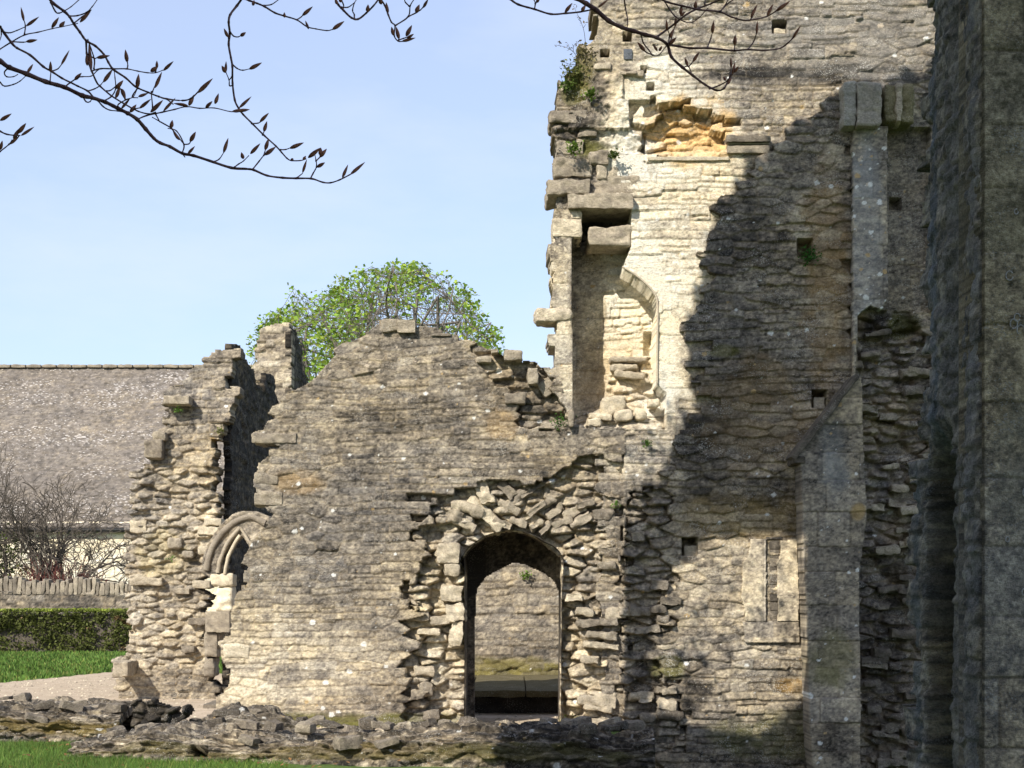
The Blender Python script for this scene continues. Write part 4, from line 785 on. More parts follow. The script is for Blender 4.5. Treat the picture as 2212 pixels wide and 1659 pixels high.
while x < bx1-.05:
    w_ = rng.uniform(.09, .17); hh_ = rng.uniform(.34, .52); pr.append(block(x+w_/2, 46.2, 1.66-.2*((x-bx0)/(bx1-bx0))+hh_/2, w_, .45, hh_, rad=.04, rough=.03, tone=rng.uniform(.34, .56), seed=int(rng.randint(999)), res=.09, rot=rng.uniform(-.12, .05))); x += w_*1.02
blocks('coping', pr, STONE, bwl)
# hedge
rng = np.random.RandomState(21); n = 30000
hx0, hx1 = -24, P(300, 0, 42)[0]
f = rng.rand(n); cent = np.zeros((n, 3)); top = rng.rand(n) < .35
cent[:, 0] = rng.uniform(hx0, hx1, n)
cent[:, 1] = np.where(top, rng.uniform(42, 43.2, n), 42.0+.2*rng.rand(n))
zt = 1.12+.05*vn(cent[:, 0]*.8, cent[:, 0]*0)
cent[:, 2] = np.where(top, zt-.05*rng.rand(n), zt*rng.rand(n)**.8)
lump = .22*fbm(cent[:, 0]*1.3, cent[:, 2]*1.8, s=3, o=3); cent[:, 1] -= np.where(top, 0, lump)
gap = (fbm(cent[:, 0]*1.6, cent[:, 2]*2.2, s=9, o=3) < -.34) & ~top & (rng.rand(n) < .8); cent = cent[~gap]; n = len(cent); top = top[~gap]
br = fbm(cent[:, 0]*.9, cent[:, 2]*1.6, s=12)[:, None]
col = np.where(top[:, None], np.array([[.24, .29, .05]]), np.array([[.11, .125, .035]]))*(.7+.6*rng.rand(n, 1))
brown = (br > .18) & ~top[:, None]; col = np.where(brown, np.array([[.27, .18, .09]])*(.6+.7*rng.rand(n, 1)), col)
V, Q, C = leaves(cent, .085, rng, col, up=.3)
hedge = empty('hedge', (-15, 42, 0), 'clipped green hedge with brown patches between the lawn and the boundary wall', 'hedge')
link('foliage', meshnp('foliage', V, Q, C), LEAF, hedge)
hv = block((hx0+hx1)/2, 42.75, .5, hx1-hx0, 1.1, 1.0, rad=.1, rough=.06, res=.4, seed=3); link('inner_twigs', meshnp('inner_twigs', hv[0], hv[1]), DARKBARK, hedge)

# ================================================================== TREES AND SHRUBS
def grow(rng, base, tip_dir, length, rad, depth, out, tips, spread=.55, kids=(2, 4), curve=.25, up=.15, minr=.004, shrink=.72):
    p = np.array(base, float); d = np.array(tip_dir, float); d /= np.linalg.norm(d); n = 5; pts = [p.copy()]
    for i in range(n):
        d = d+rng.normal(size=3)*curve*.35; d[2] += up*.2; d /= np.linalg.norm(d); p = p+d*length/n; pts.append(p.copy())
    r1 = max(minr, rad*.62); out.append((pts, np.linspace(rad, r1, n+1)))
    if depth == 0: tips.append((p, d)); return
    for k in range(rng.randint(kids[0], kids[1]+1)):
        j = n if k == 0 else rng.randint(2, n+1); nd = d+rng.normal(size=3)*spread; nd[2] += up
        grow(rng, pts[j], nd, length*shrink*rng.uniform(.75, 1.15), max(minr, rad*(.62 if k == 0 else .5)), depth-1, out, tips, spread, kids, curve, up, minr, shrink)
def treeobj(out, nm, mt, parent, sides=5):
    V, Q = joinvq([tube(p, r, sides) for p, r in out]); return link(nm, meshnp(nm, V, Q, smooth=True), mt, parent)
# spreading tree behind the gable
YTr = 46.0; rng = np.random.RandomState(31)
tree = empty('tree', P(830, 0, YTr)[:2]+(0,), 'spreading tree with fresh green leaves behind the gable wall', 'tree')
out = []; tips = []
bx, bz = P(830, 1000, YTr)[0], 0
out.append(([(bx, YTr, 0), (bx+.05, YTr, 1.2), (bx-.05, YTr, 2.6)], [.32, .27, .24]))
# crown outline in photo units
crown = [(540, 790), (545, 735), (560, 690), (600, 672), (628, 668), (630, 618), (660, 640), (700, 636), (738, 600), (790, 576), (850, 566), (930, 578), (975, 600), (1020, 640), (1050, 690), (1080, 712), (1092, 770), (1100, 900), (560, 900)]
cpl = uv(crown, YTr)
def growc(base, target, rad, depth):
    base = np.array(base); target = np.array(target); v = target-base; L_ = np.linalg.norm(v); n = 6; pts = [base]
    bow = rng.normal(size=3)*L_*.07; bow[2] -= L_*.05
    for i in range(1, n+1):
        t = i/n; pts.append(base+v*t+bow*math.sin(math.pi*t)+rng.normal(size=3)*L_*.012)
    out.append((pts, np.linspace(rad, max(.006, rad*.5), n+1)))
    if depth == 0: tips.append(pts[-1]); return
    for k in range([3, 4, 4, 3][depth] if depth < 4 else 3):
        b = pts[rng.randint(2, n+1)] if k else pts[-1]
        for _ in range(8):
            nd = v/L_+rng.normal(size=3)*.75; nd[2] += .12; nd /= np.linalg.norm(nd); tg = b+nd*L_*rng.uniform(.45, .75)
            if inside(cpl, np.array([tg[0]*YTr/tg[1]]), np.array([EYE+(tg[2]-EYE)*YTr/tg[1]]))[0]: break
        else: continue
        growc(b, tg, max(.007, rad*.45), depth-1)
for px, py, dyy in [(600, 720, 0), (650, 680, 1), (700, 690, -1.5), (740, 650, 1), (800, 640, -1), (860, 640, 1.2), (900, 620, 0), (950, 650, -1), (1000, 690, .5), (1040, 730, 0), (660, 750, -1), (980, 740, 1.5), (870, 700, -2), (760, 720, 2)]:
    t_ = np.array(P(px, py, YTr)); t_[1] += dyy
    growc((bx+rng.uniform(-.1, .1), YTr, 2.5), t_, .085, 4)
treeobj(out, 'trunk', plain('grey_bark', (.15, .13, .11), var=.35, scale=12), tree, 4)
tp = np.array(tips); 
pxs = CX+tp[:, 0]/tp[:, 1]*F; pys = HZ-(tp[:, 2]-EYE)/tp[:, 1]*F
gp_ = vn(tp[:, 0]*1.1, tp[:, 2]*1.1, s=8)+.5*vn(tp[:, 0]*3, tp[:, 2]*3, s=9)
dens = np.where((gp_ < -.25) & (pxs < 960), .2, 1)*np.where(pxs < 800, .95, np.where(pxs > 990, .9, np.where(pys > 660, .3, .6))); keep = rng.rand(len(tp)) < dens; tp = tp[keep]
reps = 16; cent = np.repeat(tp, reps, 0)+rng.normal(size=(len(tp)*reps, 3))*np.array([.15, .15, .09]); n = len(cent)
kp_ = inside(uv([(x+(-12 if x < 800 else 12), y-8) for x, y in crown], YTr), cent[:, 0]*YTr/cent[:, 1], EYE+(cent[:, 2]-EYE)*YTr/cent[:, 1]); cent = cent[kp_]; n = len(cent)
print('tips', len(tips), 'leaves', n)
col = np.array([[.23, .36, .05]])*(.5+.8*rng.rand(n, 1))*np.array([[1, 1, 1]])+np.array([[.06, .0, 0]])*(rng.rand(n, 1) < .3)
V, Q, C = leaves(cent, .115, rng, col, up=.5, asp=.75)
link('crown', meshnp('crown', V, Q, C), LEAF, tree)
# bare fruit tree in front of the barn
rng = np.random.RandomState(41)
for (px, Yb, lab, sz, sd_) in [(40, 50, 'bare many-branched tree at the far left before the barn', 1.0, 1), (130, 49, 'bare leaning small tree beside the boundary wall coping', .8, 2)]:
    rng = np.random.RandomState(40+sd_); b = P(px, 1290, Yb); bt = empty('bare_tree', (b[0], Yb, 0), lab, 'tree', 'bare trees in front of the barn'); out = []; tp_ = []
    for k in range(13 if sd_ == 1 else 9):
        a = rng.uniform(-1.0, 1.0); grow(rng, (b[0]+rng.uniform(-.4, .4), Yb, 1.2), (math.sin(a)*1.2, rng.uniform(-.4, .4), math.cos(a)*.8+.15), 1.55*sz, .075, 5, out, tp_, spread=.45, kids=(2, 3), curve=.5, up=.05, minr=.010, shrink=.80)
    out.append(([(b[0], Yb, 0), (b[0], Yb, .6), (b[0], Yb, 1.25)], [.14, .12, .1]))
    treeobj(out, 'branches', DARKBARK, bt, 3)
# green bush at far left
def bush(name, c, r, n, colr, lab, cat, size, seed, flat=1.0, group=None):
    rng = np.random.RandomState(seed); d = rng.normal(size=(n, 3)); d /= np.linalg.norm(d, axis=1, keepdims=True)
    rr = rng.rand(n)**.45; rr = rr*(1+.25*vn(d[:, 0]*2.5, d[:, 1]*2.5, d[:, 2]*2.5, s=seed))
    cent = np.array(c)+d*rr[:, None]*np.array([r[0], r[1], r[2]]); cent = cent[cent[:, 2] > c[2]-r[2]*.9]; n = len(cent)
    V, Q, C = leaves(cent, size, rng, np.array([colr])*(.5+rng.rand(n, 1)), up=.3)
    o = link(name, meshnp(name, V, Q, C), LEAF); return tag(o, lab, cat, group)
b = P(5, 1200, 50.5); bush('bush', (b[0], 50.5, 1.7), (1.4, 1, 1.9), 3500, (.11, .15, .02), 'yellow-green bush behind the bare tree at the far left edge', 'bush', .10, 3)
rng = np.random.RandomState(12); out = []
for k in range(260):
    px = rng.uniform(35, 215); x, y, z = P(px, 1250, 48.5); y += rng.uniform(-.5, .5); a = rng.uniform(-.45, .45); h_ = rng.uniform(.9, 1.0+.9*math.sin(math.pi*min(1, max(0, (px-20)/200))))
    out.append(([(x, y, .9), (x+a*.3, y, .9+h_*.5), (x+a*h_*.8, y, .9+h_)], [.012, .01, .006]))
V, Q = joinvq([tube(p, r, 3) for p, r in out])
tag(link('red_shrub', meshnp('red_shrub', V, Q), plain('red_stem', (.17, .065, .055), var=.3)), 'thicket of thin dark red stems rising behind the boundary wall coping', 'shrub')

# small plants rooted in the masonry
def tuft(px, py, Y, r, n, colr, lab, seed, name='wall_plant', size=.03, cat='plant'):
    rng = np.random.RandomState(seed); x, y, z = P(px, py, Y); r = r/F*Y
    cent = np.array([x, y, z])+rng.normal(size=(n, 3))*np.array([r*.5, .03, r*.45])+np.array([0, -.04, 0])
    V, Q, C = leaves(cent, size, rng, np.array([colr])*(.55+.9*rng.rand(n, 1)), up=.3)
    st = [(np.array([x, y, z-r*.6]), c) for c in cent[::6]]
    parts = [tube([a, (a+b_)/2+np.array([0, -.01, .0]), b_], [.002, .0015, .001], 3) for a, b_ in st]; sv, sq = joinvq(parts)
    V2 = np.concatenate([V, sv]); Q2 = np.concatenate([Q, sq+len(V)]); C2 = np.concatenate([C, np.tile(np.array([[.08, .10, .03]]), (len(sv), 1))])
    return tag(link(name, meshnp(name, V2, Q2, C2), LEAF), lab, cat)
GR = (.09, .17, .03)
tuft(1748, 552, YD-.02, 22, 170, (.05, .14, .025), 'leafy green fern hanging from the square hole in the shaded wall', 1, 'fern', .035)
tuft(1208, 912, YC-.02, 18, 120, (.06, .13, .025), 'dark green plant tucked beside the ledge under the broken window', 2)
tuft(1398, 958, YC-.03, 9, 60, GR, 'small green tuft on the ledge wall below the broken window', 3)
tuft(1136, 1243, 24.95, 11, 70, (.12, .2, .03), 'bright green tuft on the back wall seen through the doorway', 4, size=.04)
tuft(387, 886, YL-.12, 8, 60, GR, 'small green tuft high on the left ruin under a jutting slab', 5)
tuft(476, 930, YL-.15, 10, 60, (.14, .16, .03), 'yellowish tuft on the upper right edge of the left ruin', 6)
tuft(1330, 1090, YC-.0, 10, 50, GR, 'sparse green weed right of the arch of the doorway', 7)
tuft(1240, 1575, 17.9, 30, 160, (.1, .17, .03), 'patch of low green weeds at the right foot of the doorway', 8)
tuft(372, 1205, YL-.2, 9, 40, GR, 'tiny green sprig halfway up the left ruin', 9)
tuft(1275, 205, YT-.12, 13, 90, (.12, .19, .03), 'green grass tuft on the upper left corner of the tower', 10, 'grass_tuft', .045)
tuft(1240, 322, YT-.16, 18, 110, (.12, .19, .03), 'grass tuft on the mossy ledge of the tower', 11, 'grass_tuft', .045)
tuft(1325, 333, YT-.1, 12, 70, (.09, .13, .03), 'grass in the black gap of the tower corner', 12, 'grass_tuft', .045)
tuft(1240, 160, YT+.0, 26, 260, (.13, .14, .04), 'dry tangled weeds on the sloping top of the tower corner', 13, size=.04)
tuft(1262, 118, YT+.05, 22, 200, (.16, .14, .06), 'brown weeds at the top of the tower corner', 14, size=.04)
tuft(1225, 185, YT-.02, 16, 140, (.10, .15, .03), 'green weeds below the top of the tower corner', 15, size=.04)
tuft(352, 1590, 16.9, 14, 50, (.05, .08, .03), 'thin dark weed below the shade-black fragment', 16, size=.03)
def weed(name, stems, Y, lab, buds):
    parts = [tube(smoothpts([P(x, y, Y+.02*i) for x, y in s], 4), np.linspace(.0035, .0018, (len(s)-1)*4+1), 4) for i, s in enumerate(stems)]
    V, Q = joinvq(parts); rng = np.random.RandomState(len(stems)); cent = np.array([P(x, y, Y) for x, y in buds]); cent = np.repeat(cent, 3, 0)+rng.normal(size=(3*len(buds), 3))*.012
    v2, q2, c2 = leaves(cent, .03, rng, np.tile([[.16, .12, .06]], (len(cent), 1)))
    C = np.concatenate([np.tile([[.08, .07, .04]], (len(V), 1)), c2])
    tag(link(name, meshnp(name, np.concatenate([V, v2]), np.concatenate([Q, q2+len(V)]), C), LEAF), lab, 'plant')
weed('tall_weed', [[(1265, 100), (1262, 70), (1254, 45), (1238, 12)], [(1256, 48), (1248, 40)], [(1260, 60), (1266, 52)]], YT, 'tall thin dead weed stalk standing against the sky on the tower corner', [(1238, 10), (1246, 24), (1252, 38), (1254, 50), (1248, 38), (1266, 50), (1242, 16)])
weed('tall_weed', [[(1250, 128), (1238, 112), (1222, 102), (1200, 97)], [(1238, 112), (1240, 98), (1250, 92)], [(1244, 116), (1252, 104)], [(1230, 106), (1228, 96)]], YT, 'branched dead weed leaning left from the tower corner', [(1200, 97), (1210, 97), (1218, 100), (1228, 95), (1240, 97), (1250, 91), (1254, 103), (1246, 108), (1206, 92), (1236, 104), (1260, 106), (1244, 95)])
weed('tall_weed', [[(1245, 140), (1228, 138), (1213, 132)]], YT, 'short dead weed stalk on the left edge of the tower corner', [(1213, 131), (1217, 136), (1222, 142), (1230, 146)])

# grass blades on the near lawn
rng = np.random.RandomState(51); n = 60000
gxx = rng.uniform(-6.2, 1.2, n); gyy = rng.uniform(13.6, 17.2, n)
lim = np.interp(gxx, [-6.2, -5.4, -4.5, -4, -3.4, -2.2, -1.4], [17.2, 17.1, 16.9, 15.9, 15.3, 15.2, 13.0]); k = gyy < lim; gxx, gyy = gxx[k], gyy[k]
n3_ = 26000; gx3 = rng.uniform(-13.5, -4.5, n3_); gy3 = rng.uniform(27, 42, n3_)**1.0; k3 = ~inside(pathpoly, gx3, gy3); gxx = np.r_[gxx, gx3[k3]]; gyy = np.r_[gyy, gy3[k3]]
n2 = 9000; gx2 = rng.uniform(-3, .6, n2); gy2 = rng.uniform(18.2, 18.9, n2); k = (vn(gx2*1.2, gy2*2, s=4) > .05) & (gy2 > 18.5); gxx = np.r_[gxx, gx2[k]]; gyy = np.r_[gyy, gy2[k]]
n = len(gxx); z = gz(gxx, gyy); far = gyy > 26; hgt = (.03+.045*rng.rand(n))*np.where(far, 1.3, 1); th = rng.uniform(0, math.pi, n); w_ = np.where(far, .03, .0035); lean = rng.normal(size=(n, 2))*.022
p0 = np.stack([gxx-np.cos(th)*w_, gyy-np.sin(th)*w_, z], -1); p1 = np.stack([gxx+np.cos(th)*w_, gyy+np.sin(th)*w_, z], -1); p2 = np.stack([gxx+lean[:, 0], gyy+lean[:, 1], z+hgt], -1)
V = np.stack([p0, p1, p2], 1).reshape(-1, 3); Q = np.arange(3*n).reshape(n, 3)
c = (np.array([[.115, .20, .04]])+np.array([[.09, .03, .02]])*(rng.rand(n, 1) < .15))*(.5+.8*rng.rand(n, 1))*(1+.25*vn(gxx*1.5, gyy*1.5)[:, None]); c = np.repeat(c, 3, 0)
tag(link('grass', meshnp('grass', V, Q, c), LEAF), 'short green grass in front of the low rubble walls', 'grass', kind='stuff')

# ================================================================== BEECH TWIGS overhead
YW = 2.5
def twig(parent, name, pts, w0, w1, dy=0):
    k = 5; q = smoothpts([P(x, y, YW+dy+.012*math.sin(i*1.7)) for i, (x, y) in enumerate(pts)], k); n = len(q)
    r = np.linspace(w0, w1, n)*.86/2/F*YW*(1+.22*(np.arange(n) % 5 == 0))
    rr = r*(1+.12*vn(np.arange(n)*.9, np.full(n, w0)))
    V, Q = tube(q, rr, 6); return link(name, meshnp(name, V, Q, smooth=True), TWIG, parent)
nb = [0]
def bud(parent, x0, y0, x1, y1, w, dy=0):
    nb[0] += 1; w = w*(.72+.45*((nb[0]*37) % 17)/17); a = np.array(P(x0, y0, YW+dy)); b = np.array(P(x1, y1, YW+dy+.004*math.sin(nb[0]*2.1))); t = np.array([0, .12, .3, .5, .7, .88, 1]); r = np.array([.25, .7, 1, .95, .7, .35, .05])*w/2/F*YW
    V, Q = tube([a+(b-a)*s for s in t], r, 7); link('bud', meshnp('bud', V, Q, smooth=True), BUD, parent)
def branchset(loc, label, main, twigs, buds, dy=0):
    e = empty('beech_branch', P(*loc, YW+dy), label, 'branch', 'leafless beech branches hanging into the top of the view')
    for i, m in enumerate(main): twig(e, 'stem', m[0], m[1], m[2], dy)
    for t in twigs: twig(e, 'twig', t, 4.2, 2.2, dy)
    for b in buds: bud(e, *b, dy=dy)
def s1(l, ox=0, oy=0, k=.24): return [(ox+x*k, oy+y*k) for x, y in l]
def bb(l, ox=0, k=.24, w=None): return [(ox+a*k, b*k, ox+c*k, d*k, (w or 8.5)) for a, b, c, d in l]
branchset((0, 130), 'longest beech branch, sloping from the left edge down to the middle of the sky',
  [(s1([(-200, 430), (0, 550), (80, 605), (240, 665), (410, 735), (580, 785), (740, 860), (830, 880), (950, 920), (1060, 975), (1150, 1020), (1235, 1075), (1310, 1160), (1385, 1245), (1440, 1285), (1530, 1320), (1640, 1380), (1740, 1400), (1880, 1445), (2080, 1510), (2212, 1520)])+s1([(440, 1530), (560, 1580), (700, 1600), (820, 1605), (960, 1608), (1060, 1640), (1130, 1645), (1210, 1620), (1300, 1575), (1350, 1545)], 442.4), 12, 3)],
  [s1([(1235, 1075), (1320, 1040), (1460, 1010), (1570, 985), (1680, 960), (1800, 975), (1930, 972), (2080, 1005), (2212, 1000)]), s1([(740, 860), (775, 915), (810, 915), (830, 880)]), s1([(880, 905), (930, 960), (985, 990), (1060, 1000), (1150, 1020)]),
   s1([(80, 605), (40, 650), (60, 690), (120, 690), (160, 670)]), s1([(0, 740), (40, 775), (120, 760), (180, 730), (235, 680)]), s1([(580, 785), (630, 745), (700, 700), (740, 690), (820, 685), (870, 640), (910, 615)]), s1([(450, 740), (458, 650)]), s1([(250, 660), (265, 630)]),
   s1([(1640, 1380), (1655, 1300), (1590, 1180), (1510, 1155)]), s1([(1655, 1300), (1700, 1295), (1720, 1265)]), s1([(1540, 1150), (1450, 1100), (1370, 1055)]), s1([(1640, 1380), (1665, 1415)]), s1([(1540, 1150), (1610, 1240), (1660, 1305)]), s1([(1400, 1025), (1440, 1100)]), s1([(1540, 1150), (1542, 1120)]),
   s1([(1930, 1455), (1975, 1430), (2015, 1370)]), s1([(2110, 1505), (2150, 1475), (2190, 1450), (2240, 1400)]), s1([(430, 1525), (490, 1450), (530, 1400), (570, 1370)], 442.4), s1([(530, 1400), (545, 1350)], 442.4), s1([(830, 1600), (880, 1560)], 442.4), s1([(950, 1608), (975, 1560), (1005, 1500), (1000, 1440), (990, 1390)], 442.4),
   s1([(1005, 1505), (1040, 1485)], 442.4), s1([(1000, 1450), (1040, 1410), (1060, 1380)], 442.4), s1([(930, 910), (1000, 870), (1040, 800), (1035, 700), (1025, 620)]), s1([(1060, 960), (1070, 935), (1140, 895), (1200, 870), (1240, 790)])],
  bb([(245, 655, 298, 575), (455, 650, 455, 550), (670, 720, 735, 655), (1170, 1010, 1228, 940), (1355, 1010, 1468, 900), (1470, 1000, 1580, 880), (1690, 950, 1560, 930), (1850, 970, 1912, 910), (1935, 935, 1968, 840), (1540, 1150, 1552, 1080), (1710, 1275, 1762, 1185), (1690, 1385, 1755, 1315), (1615, 1260, 1555, 1180),
      (2012, 1375, 2055, 1240), (2190, 1430, 2172, 1370), (1700, 950, 1748, 850), (1090, 980, 1175, 880), (1040, 885, 1075, 780), (2090, 1003, 2212, 988)])
  +bb([(410, 1385, 500, 1290), (543, 1350, 575, 1245), (540, 1395, 640, 1320), (880, 1555, 918, 1435), (1238, 1600, 1290, 1480), (1310, 1570, 1443, 1458), (1010, 1505, 1082, 1462), (1035, 1415, 1098, 1338), (1040, 1400, 1045, 1330)], 442.4))
branchset((0, 60), 'second beech branch, from the left edge through the crossing twigs to the twin brown buds',
  [(s1([(0, 240), (40, 300), (100, 380), (150, 430), (270, 495), (390, 600), (460, 640), (560, 705), (635, 742), (700, 775), (790, 820), (850, 880), (930, 910)]), 7, 4)],
  [s1([(-20, 455), (100, 380), (220, 315), (340, 290), (470, 258), (560, 240), (700, 210)]), s1([(40, 290), (90, 295), (150, 275), (230, 240)]), s1([(220, 310), (228, 230), (205, 150)]), s1([(110, 375), (210, 380), (260, 370)]), s1([(470, 640), (520, 620), (550, 585)]), s1([(790, 820), (850, 800), (900, 770), (940, 720)]), s1([(5, 240), (12, 310), (0, 360)])],
  bb([(215, 190, 188, 62), (235, 235, 352, 150), (235, 375, 338, 358), (465, 250, 530, 155), (535, 245, 585, 190), (550, 585, 625, 450), (455, 650, 450, 560)]), .06)
branchset((110, 0), 'beech branch dropping from the top left corner through the twig tangle',
  [(s1([(430, -30), (480, 30), (575, 100), (625, 150), (665, 215), (720, 290), (775, 365), (860, 415), (935, 490), (975, 560), (1020, 625), (1130, 700), (1220, 780), (1330, 830), (1430, 870), (1500, 890), (1640, 905), (1720, 885), (1790, 820)]), 7, 3.5),
   (s1([(775, 365), (780, 480), (800, 570), (830, 650), (870, 740), (900, 775), (1000, 860), (1120, 935), (1240, 1000), (1340, 1025), (1400, 1010)]), 5, 3.2)],
  [s1([(455, 20), (500, 105), (530, 118), (575, 100), (640, 60), (720, -10)]), s1([(625, 145), (700, 140), (780, 110), (830, 60), (880, -10)]), s1([(665, 210), (740, 150), (820, 90)]), s1([(790, 490), (850, 525), (870, 520)]), s1([(845, 620), (850, 540), (820, 440), (790, 350)]), s1([(820, 640), (910, 618), (1020, 620), (1140, 620), (1240, 640), (1330, 655), (1400, 655), (1470, 630)]),
   s1([(1145, 618), (1150, 590), (1145, 540)]), s1([(1400, 650), (1412, 600)]), s1([(1370, 830), (1400, 760)]), s1([(960, 820), (1000, 810), (1060, 760)]), s1([(1240, 790), (1190, 870), (1240, 880)]), s1([(1215, 980), (1260, 970)]), s1([(1375, 975), (1360, 820)]), s1([(1500, 890), (1560, 940)]), s1([(1130, 900), (1080, 790)])],
  bb([(785, 590, 778, 480), (870, 520, 990, 500), (1145, 560, 1128, 445), (1355, 645, 1425, 595), (1412, 610, 1412, 545), (1470, 635, 1562, 550), (1395, 790, 1458, 645), (930, 740, 1015, 620), (1040, 800, 1110, 722), (1235, 790, 1248, 665), (1245, 870, 1335, 838), (1255, 975, 1360, 890), (720, 200, 825, 85), (820, 640, 800, 380), (1095, 800, 1130, 900)])
  +bb([(1780, 835, 1915, 705)], w=13)+bb([(1045, 880, 1080, 770)], w=10), -.08)
branchset((530, 0), 'beech branch hanging straight down beside the open sky, curling up at its tip',
  [(s1([(340, -20), (290, 50), (230, 130), (215, 200), (225, 300), (215, 400), (235, 520), (248, 600), (250, 750), (270, 900), (305, 975), (345, 1030), (430, 1115), (530, 1215), (640, 1315), (690, 1370), (740, 1425), (780, 1445), (860, 1445), (910, 1430)], 442.4), 6.5, 3)],
  [s1([(230, 290), (260, 325), (300, 332), (330, 315)], 442.4), s1([(245, 575), (290, 615), (340, 632), (410, 618)], 442.4), s1([(250, 770), (222, 770), (218, 720), (190, 650)], 442.4), s1([(245, 690), (220, 720)], 442.4), s1([(420, 1112), (480, 1108), (510, 1090)], 442.4), s1([(520, 1215), (535, 1180)], 442.4), s1([(680, 1348), (730, 1345), (770, 1330)], 442.4), s1([(215, 345), (205, 320)], 442.4)],
  bb([(210, 335, 172, 255), (320, 325, 370, 290), (400, 622, 515, 563), (190, 655, 152, 590), (188, 650, 192, 550), (310, 970, 420, 868), (495, 1098, 577, 1015), (532, 1185, 560, 1090), (765, 1335, 892, 1283), (930, 1420, 1045, 1328), (885, 1440, 910, 1402), (780, 1445, 795, 1425), (290, 1000, 405, 985)], 442.4), .03)
branchset((560, 0), 'short beech twig from the top edge ending in two fat buds',
  [(s1([(340, -20), (400, 5), (470, 30), (540, 60), (630, 115), (720, 145), (830, 180), (920, 240), (1000, 260), (1100, 275), (1150, 265)], 442.4), 6, 2.6)],
  [s1([(530, 50), (600, 40), (660, 0)], 442.4), s1([(830, 178), (870, 150), (890, 125)], 442.4), s1([(435, 30), (440, 10)], 442.4)],
  bb([(878, 140, 972, 58), (1150, 265, 1256, 190), (935, 262, 905, 185), (717, 158, 716, 110), (432, 50, 445, 0)], 442.4), .1)
branchset((800, 0), 'small looping beech twigs at the top edge near the middle',
  [(s1([(1170, -20), (1200, 40), (1250, 95), (1320, 160), (1380, 172), (1450, 120), (1520, 50), (1570, -15)], 442.4), 6, 4), (s1([(1580, -15), (1620, 50), (1650, 130), (1680, 200), (1712, 232), (1705, 320), (1740, 370), (1790, 372)], 442.4), 4.5, 3)],
  [s1([(1712, 232), (1830, 150), (1850, 50), (1890, -15)], 442.4), s1([(1830, 150), (1910, 110), (1960, 70), (2010, -10)], 442.4), s1([(1345, 165), (1345, 130), (1330, 95), (1345, 30), (1370, -10)], 442.4), s1([(1230, 65), (1290, 65), (1340, 30)], 442.4), s1([(1230, 0), (1250, 50), (1245, 90)], 442.4), s1([(1745, 360), (1790, 345), (1830, 330)], 442.4), s1([(1840, 55), (1805, 20), (1795, -10)], 442.4)],
  bb([(1700, 320, 1680, 240), (1748, 350, 1722, 240), (1812, 325, 1865, 225), (1820, 345, 1882, 305), (1775, 372, 1897, 340), (1648, 120, 1632, 20), (1590, 40, 1570, -20), (1465, 110, 1470, 40), (1900, 115, 1932, 40), (1965, 70, 2012, -10), (1195, 40, 1172, -10), (1225, 20, 1215, -20)], 442.4), -.03)
O = 1061.8
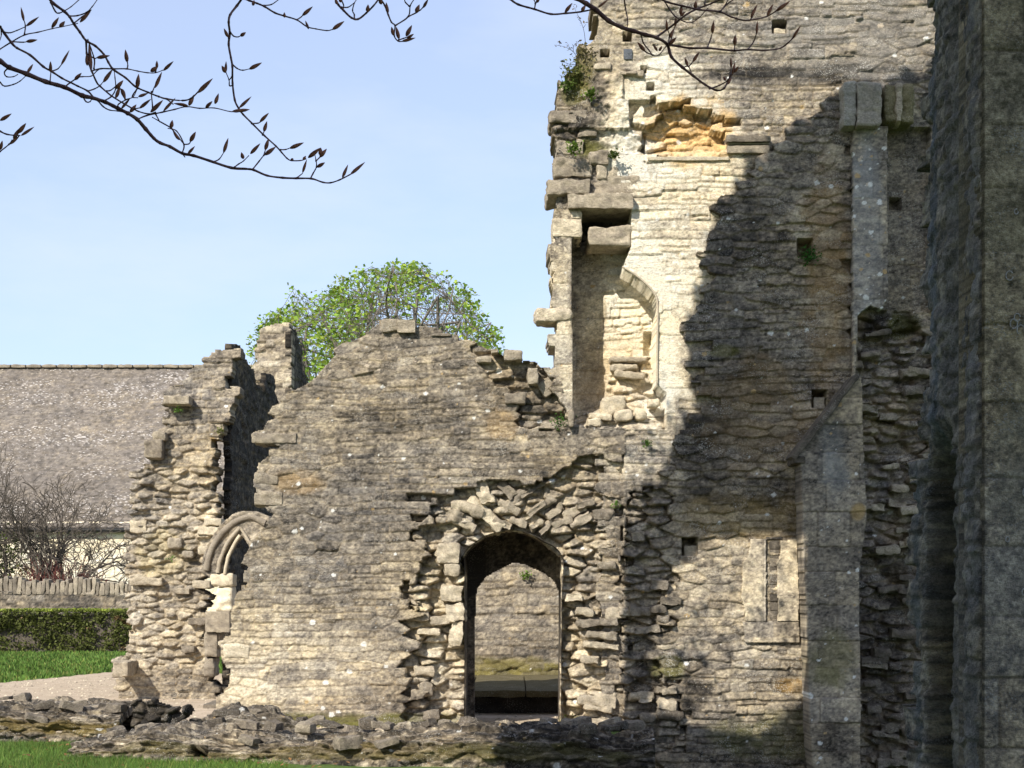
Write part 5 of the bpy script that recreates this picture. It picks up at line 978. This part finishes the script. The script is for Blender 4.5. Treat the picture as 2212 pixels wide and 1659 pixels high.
branchset((1250, 0), 'reddish beech branch crossing in front of the top of the tower',
  [(s1([(560, -20), (640, 25), (710, 70), (790, 140), (880, 185), (960, 210), (1040, 235), (1115, 255), (1185, 300), (1215, 385), (1290, 455), (1360, 510), (1440, 570), (1520, 610), (1570, 595), (1600, 540), (1650, 470)], O, 0, .32), 13, 3.5),
   (s1([(1185, 300), (1260, 312), (1340, 325), (1460, 325), (1560, 335), (1640, 342), (1730, 335), (1850, 340), (1950, 325), (2000, 290), (2040, 250)], O, 0, .32), 6.5, 3.2),
   (s1([(1115, 250), (1190, 195), (1250, 150), (1320, 95), (1400, 55), (1480, 25), (1560, -10)], O, 0, .32), 6, 4),
   (s1([(1130, -15), (1190, 15), (1290, 40), (1400, 65), (1540, 80), (1620, 115), (1710, 138), (1790, 128), (1860, 110), (1920, 75)], O, 0, .32), 6, 3),
   (s1([(120, -10), (180, 30), (290, 62), (400, 95), (500, 90), (600, 80), (700, 60)], O, 0, .32), 6, 4)],
  [s1([(290, 62), (295, 20), (280, -10)], O, 0, .32), s1([(295, 25), (315, 5)], O, 0, .32), s1([(895, -10), (905, 60), (918, 130), (915, 195)], O, 0, .32), s1([(1010, 235), (1025, 290), (1060, 335), (1090, 372), (1130, 370), (1180, 310)], O, 0, .32), s1([(1090, 372), (1040, 350), (1010, 320)], O, 0, .32),
   s1([(1170, 10), (1200, 60), (1240, 110), (1300, 145), (1350, 152), (1400, 120), (1460, 55)], O, 0, .32), s1([(1195, 295), (1200, 240), (1190, 200)], O, 0, .32), s1([(1205, 290), (1240, 170)], O, 0, .32), s1([(1455, 325), (1480, 260), (1490, 220)], O, 0, .32), s1([(1640, 340), (1642, 300)], O, 0, .32), s1([(1730, 335), (1770, 280), (1790, 220)], O, 0, .32),
   s1([(1290, 455), (1330, 450), (1355, 510)], O, 0, .32), s1([(1330, 450), (1360, 415)], O, 0, .32), s1([(1470, 600), (1540, 575), (1590, 545), (1620, 500)], O, 0, .32), s1([(1600, 545), (1615, 480), (1618, 440)], O, 0, .32), s1([(1545, 80), (1580, 30), (1600, -10)], O, 0, .32), s1([(1750, 130), (1765, 110)], O, 0, .32), s1([(1280, 100), (1310, 80)], O, 0, .32), s1([(1440, 30), (1445, -10)], O, 0, .32), s1([(1540, 80), (1600, 20), (1660, -20)], O, 0, .32)],
  bb([(495, 85, 545, 20), (608, 75, 635, 35), (720, 50, 790, -5), (1185, 205, 1180, 130), (1240, 180, 1245, 115), (1205, 255, 1228, 195), (1200, 300, 1250, 250), (1035, 345, 985, 285), (1120, 345, 1088, 295), (1130, 345, 1152, 310), (1325, 445, 1305, 390), (1358, 418, 1405, 348), (1490, 225, 1500, 140), (1642, 305, 1645, 235), (1790, 230, 1795, 140), (2030, 265, 2088, 170), (1750, 120, 1795, 28),
      (1862, 105, 1900, 28), (1920, 75, 2015, 8), (1618, 460, 1615, 385), (1625, 500, 1645, 420), (1640, 490, 1668, 445), (1590, 570, 1620, 525), (1275, 100, 1285, 30), (1375, 60, 1380, 5), (1580, 545, 1565, 515), (1275, 110, 1308, 78), (300, 15, 325, -5)], O, .32, 8), .05)
branchset((0, 300), 'beech twig with four buds at the left edge below the long branch',
  [(s1([(-80, 1120), (0, 1180), (60, 1208), (130, 1218), (180, 1220)]), 5, 3), (s1([(-40, 1400), (0, 1365), (80, 1300), (110, 1260)]), 4, 3)],
  [s1([(80, 1300), (130, 1265), (170, 1225)])], bb([(0, 1085, 105, 1022), (120, 1250, 180, 1150), (160, 1200, 235, 1108), (190, 1220, 310, 1140), (85, 1298, 175, 1225), (0, 1350, 22, 1265)]), .02)
print('objects', len(bpy.data.objects))
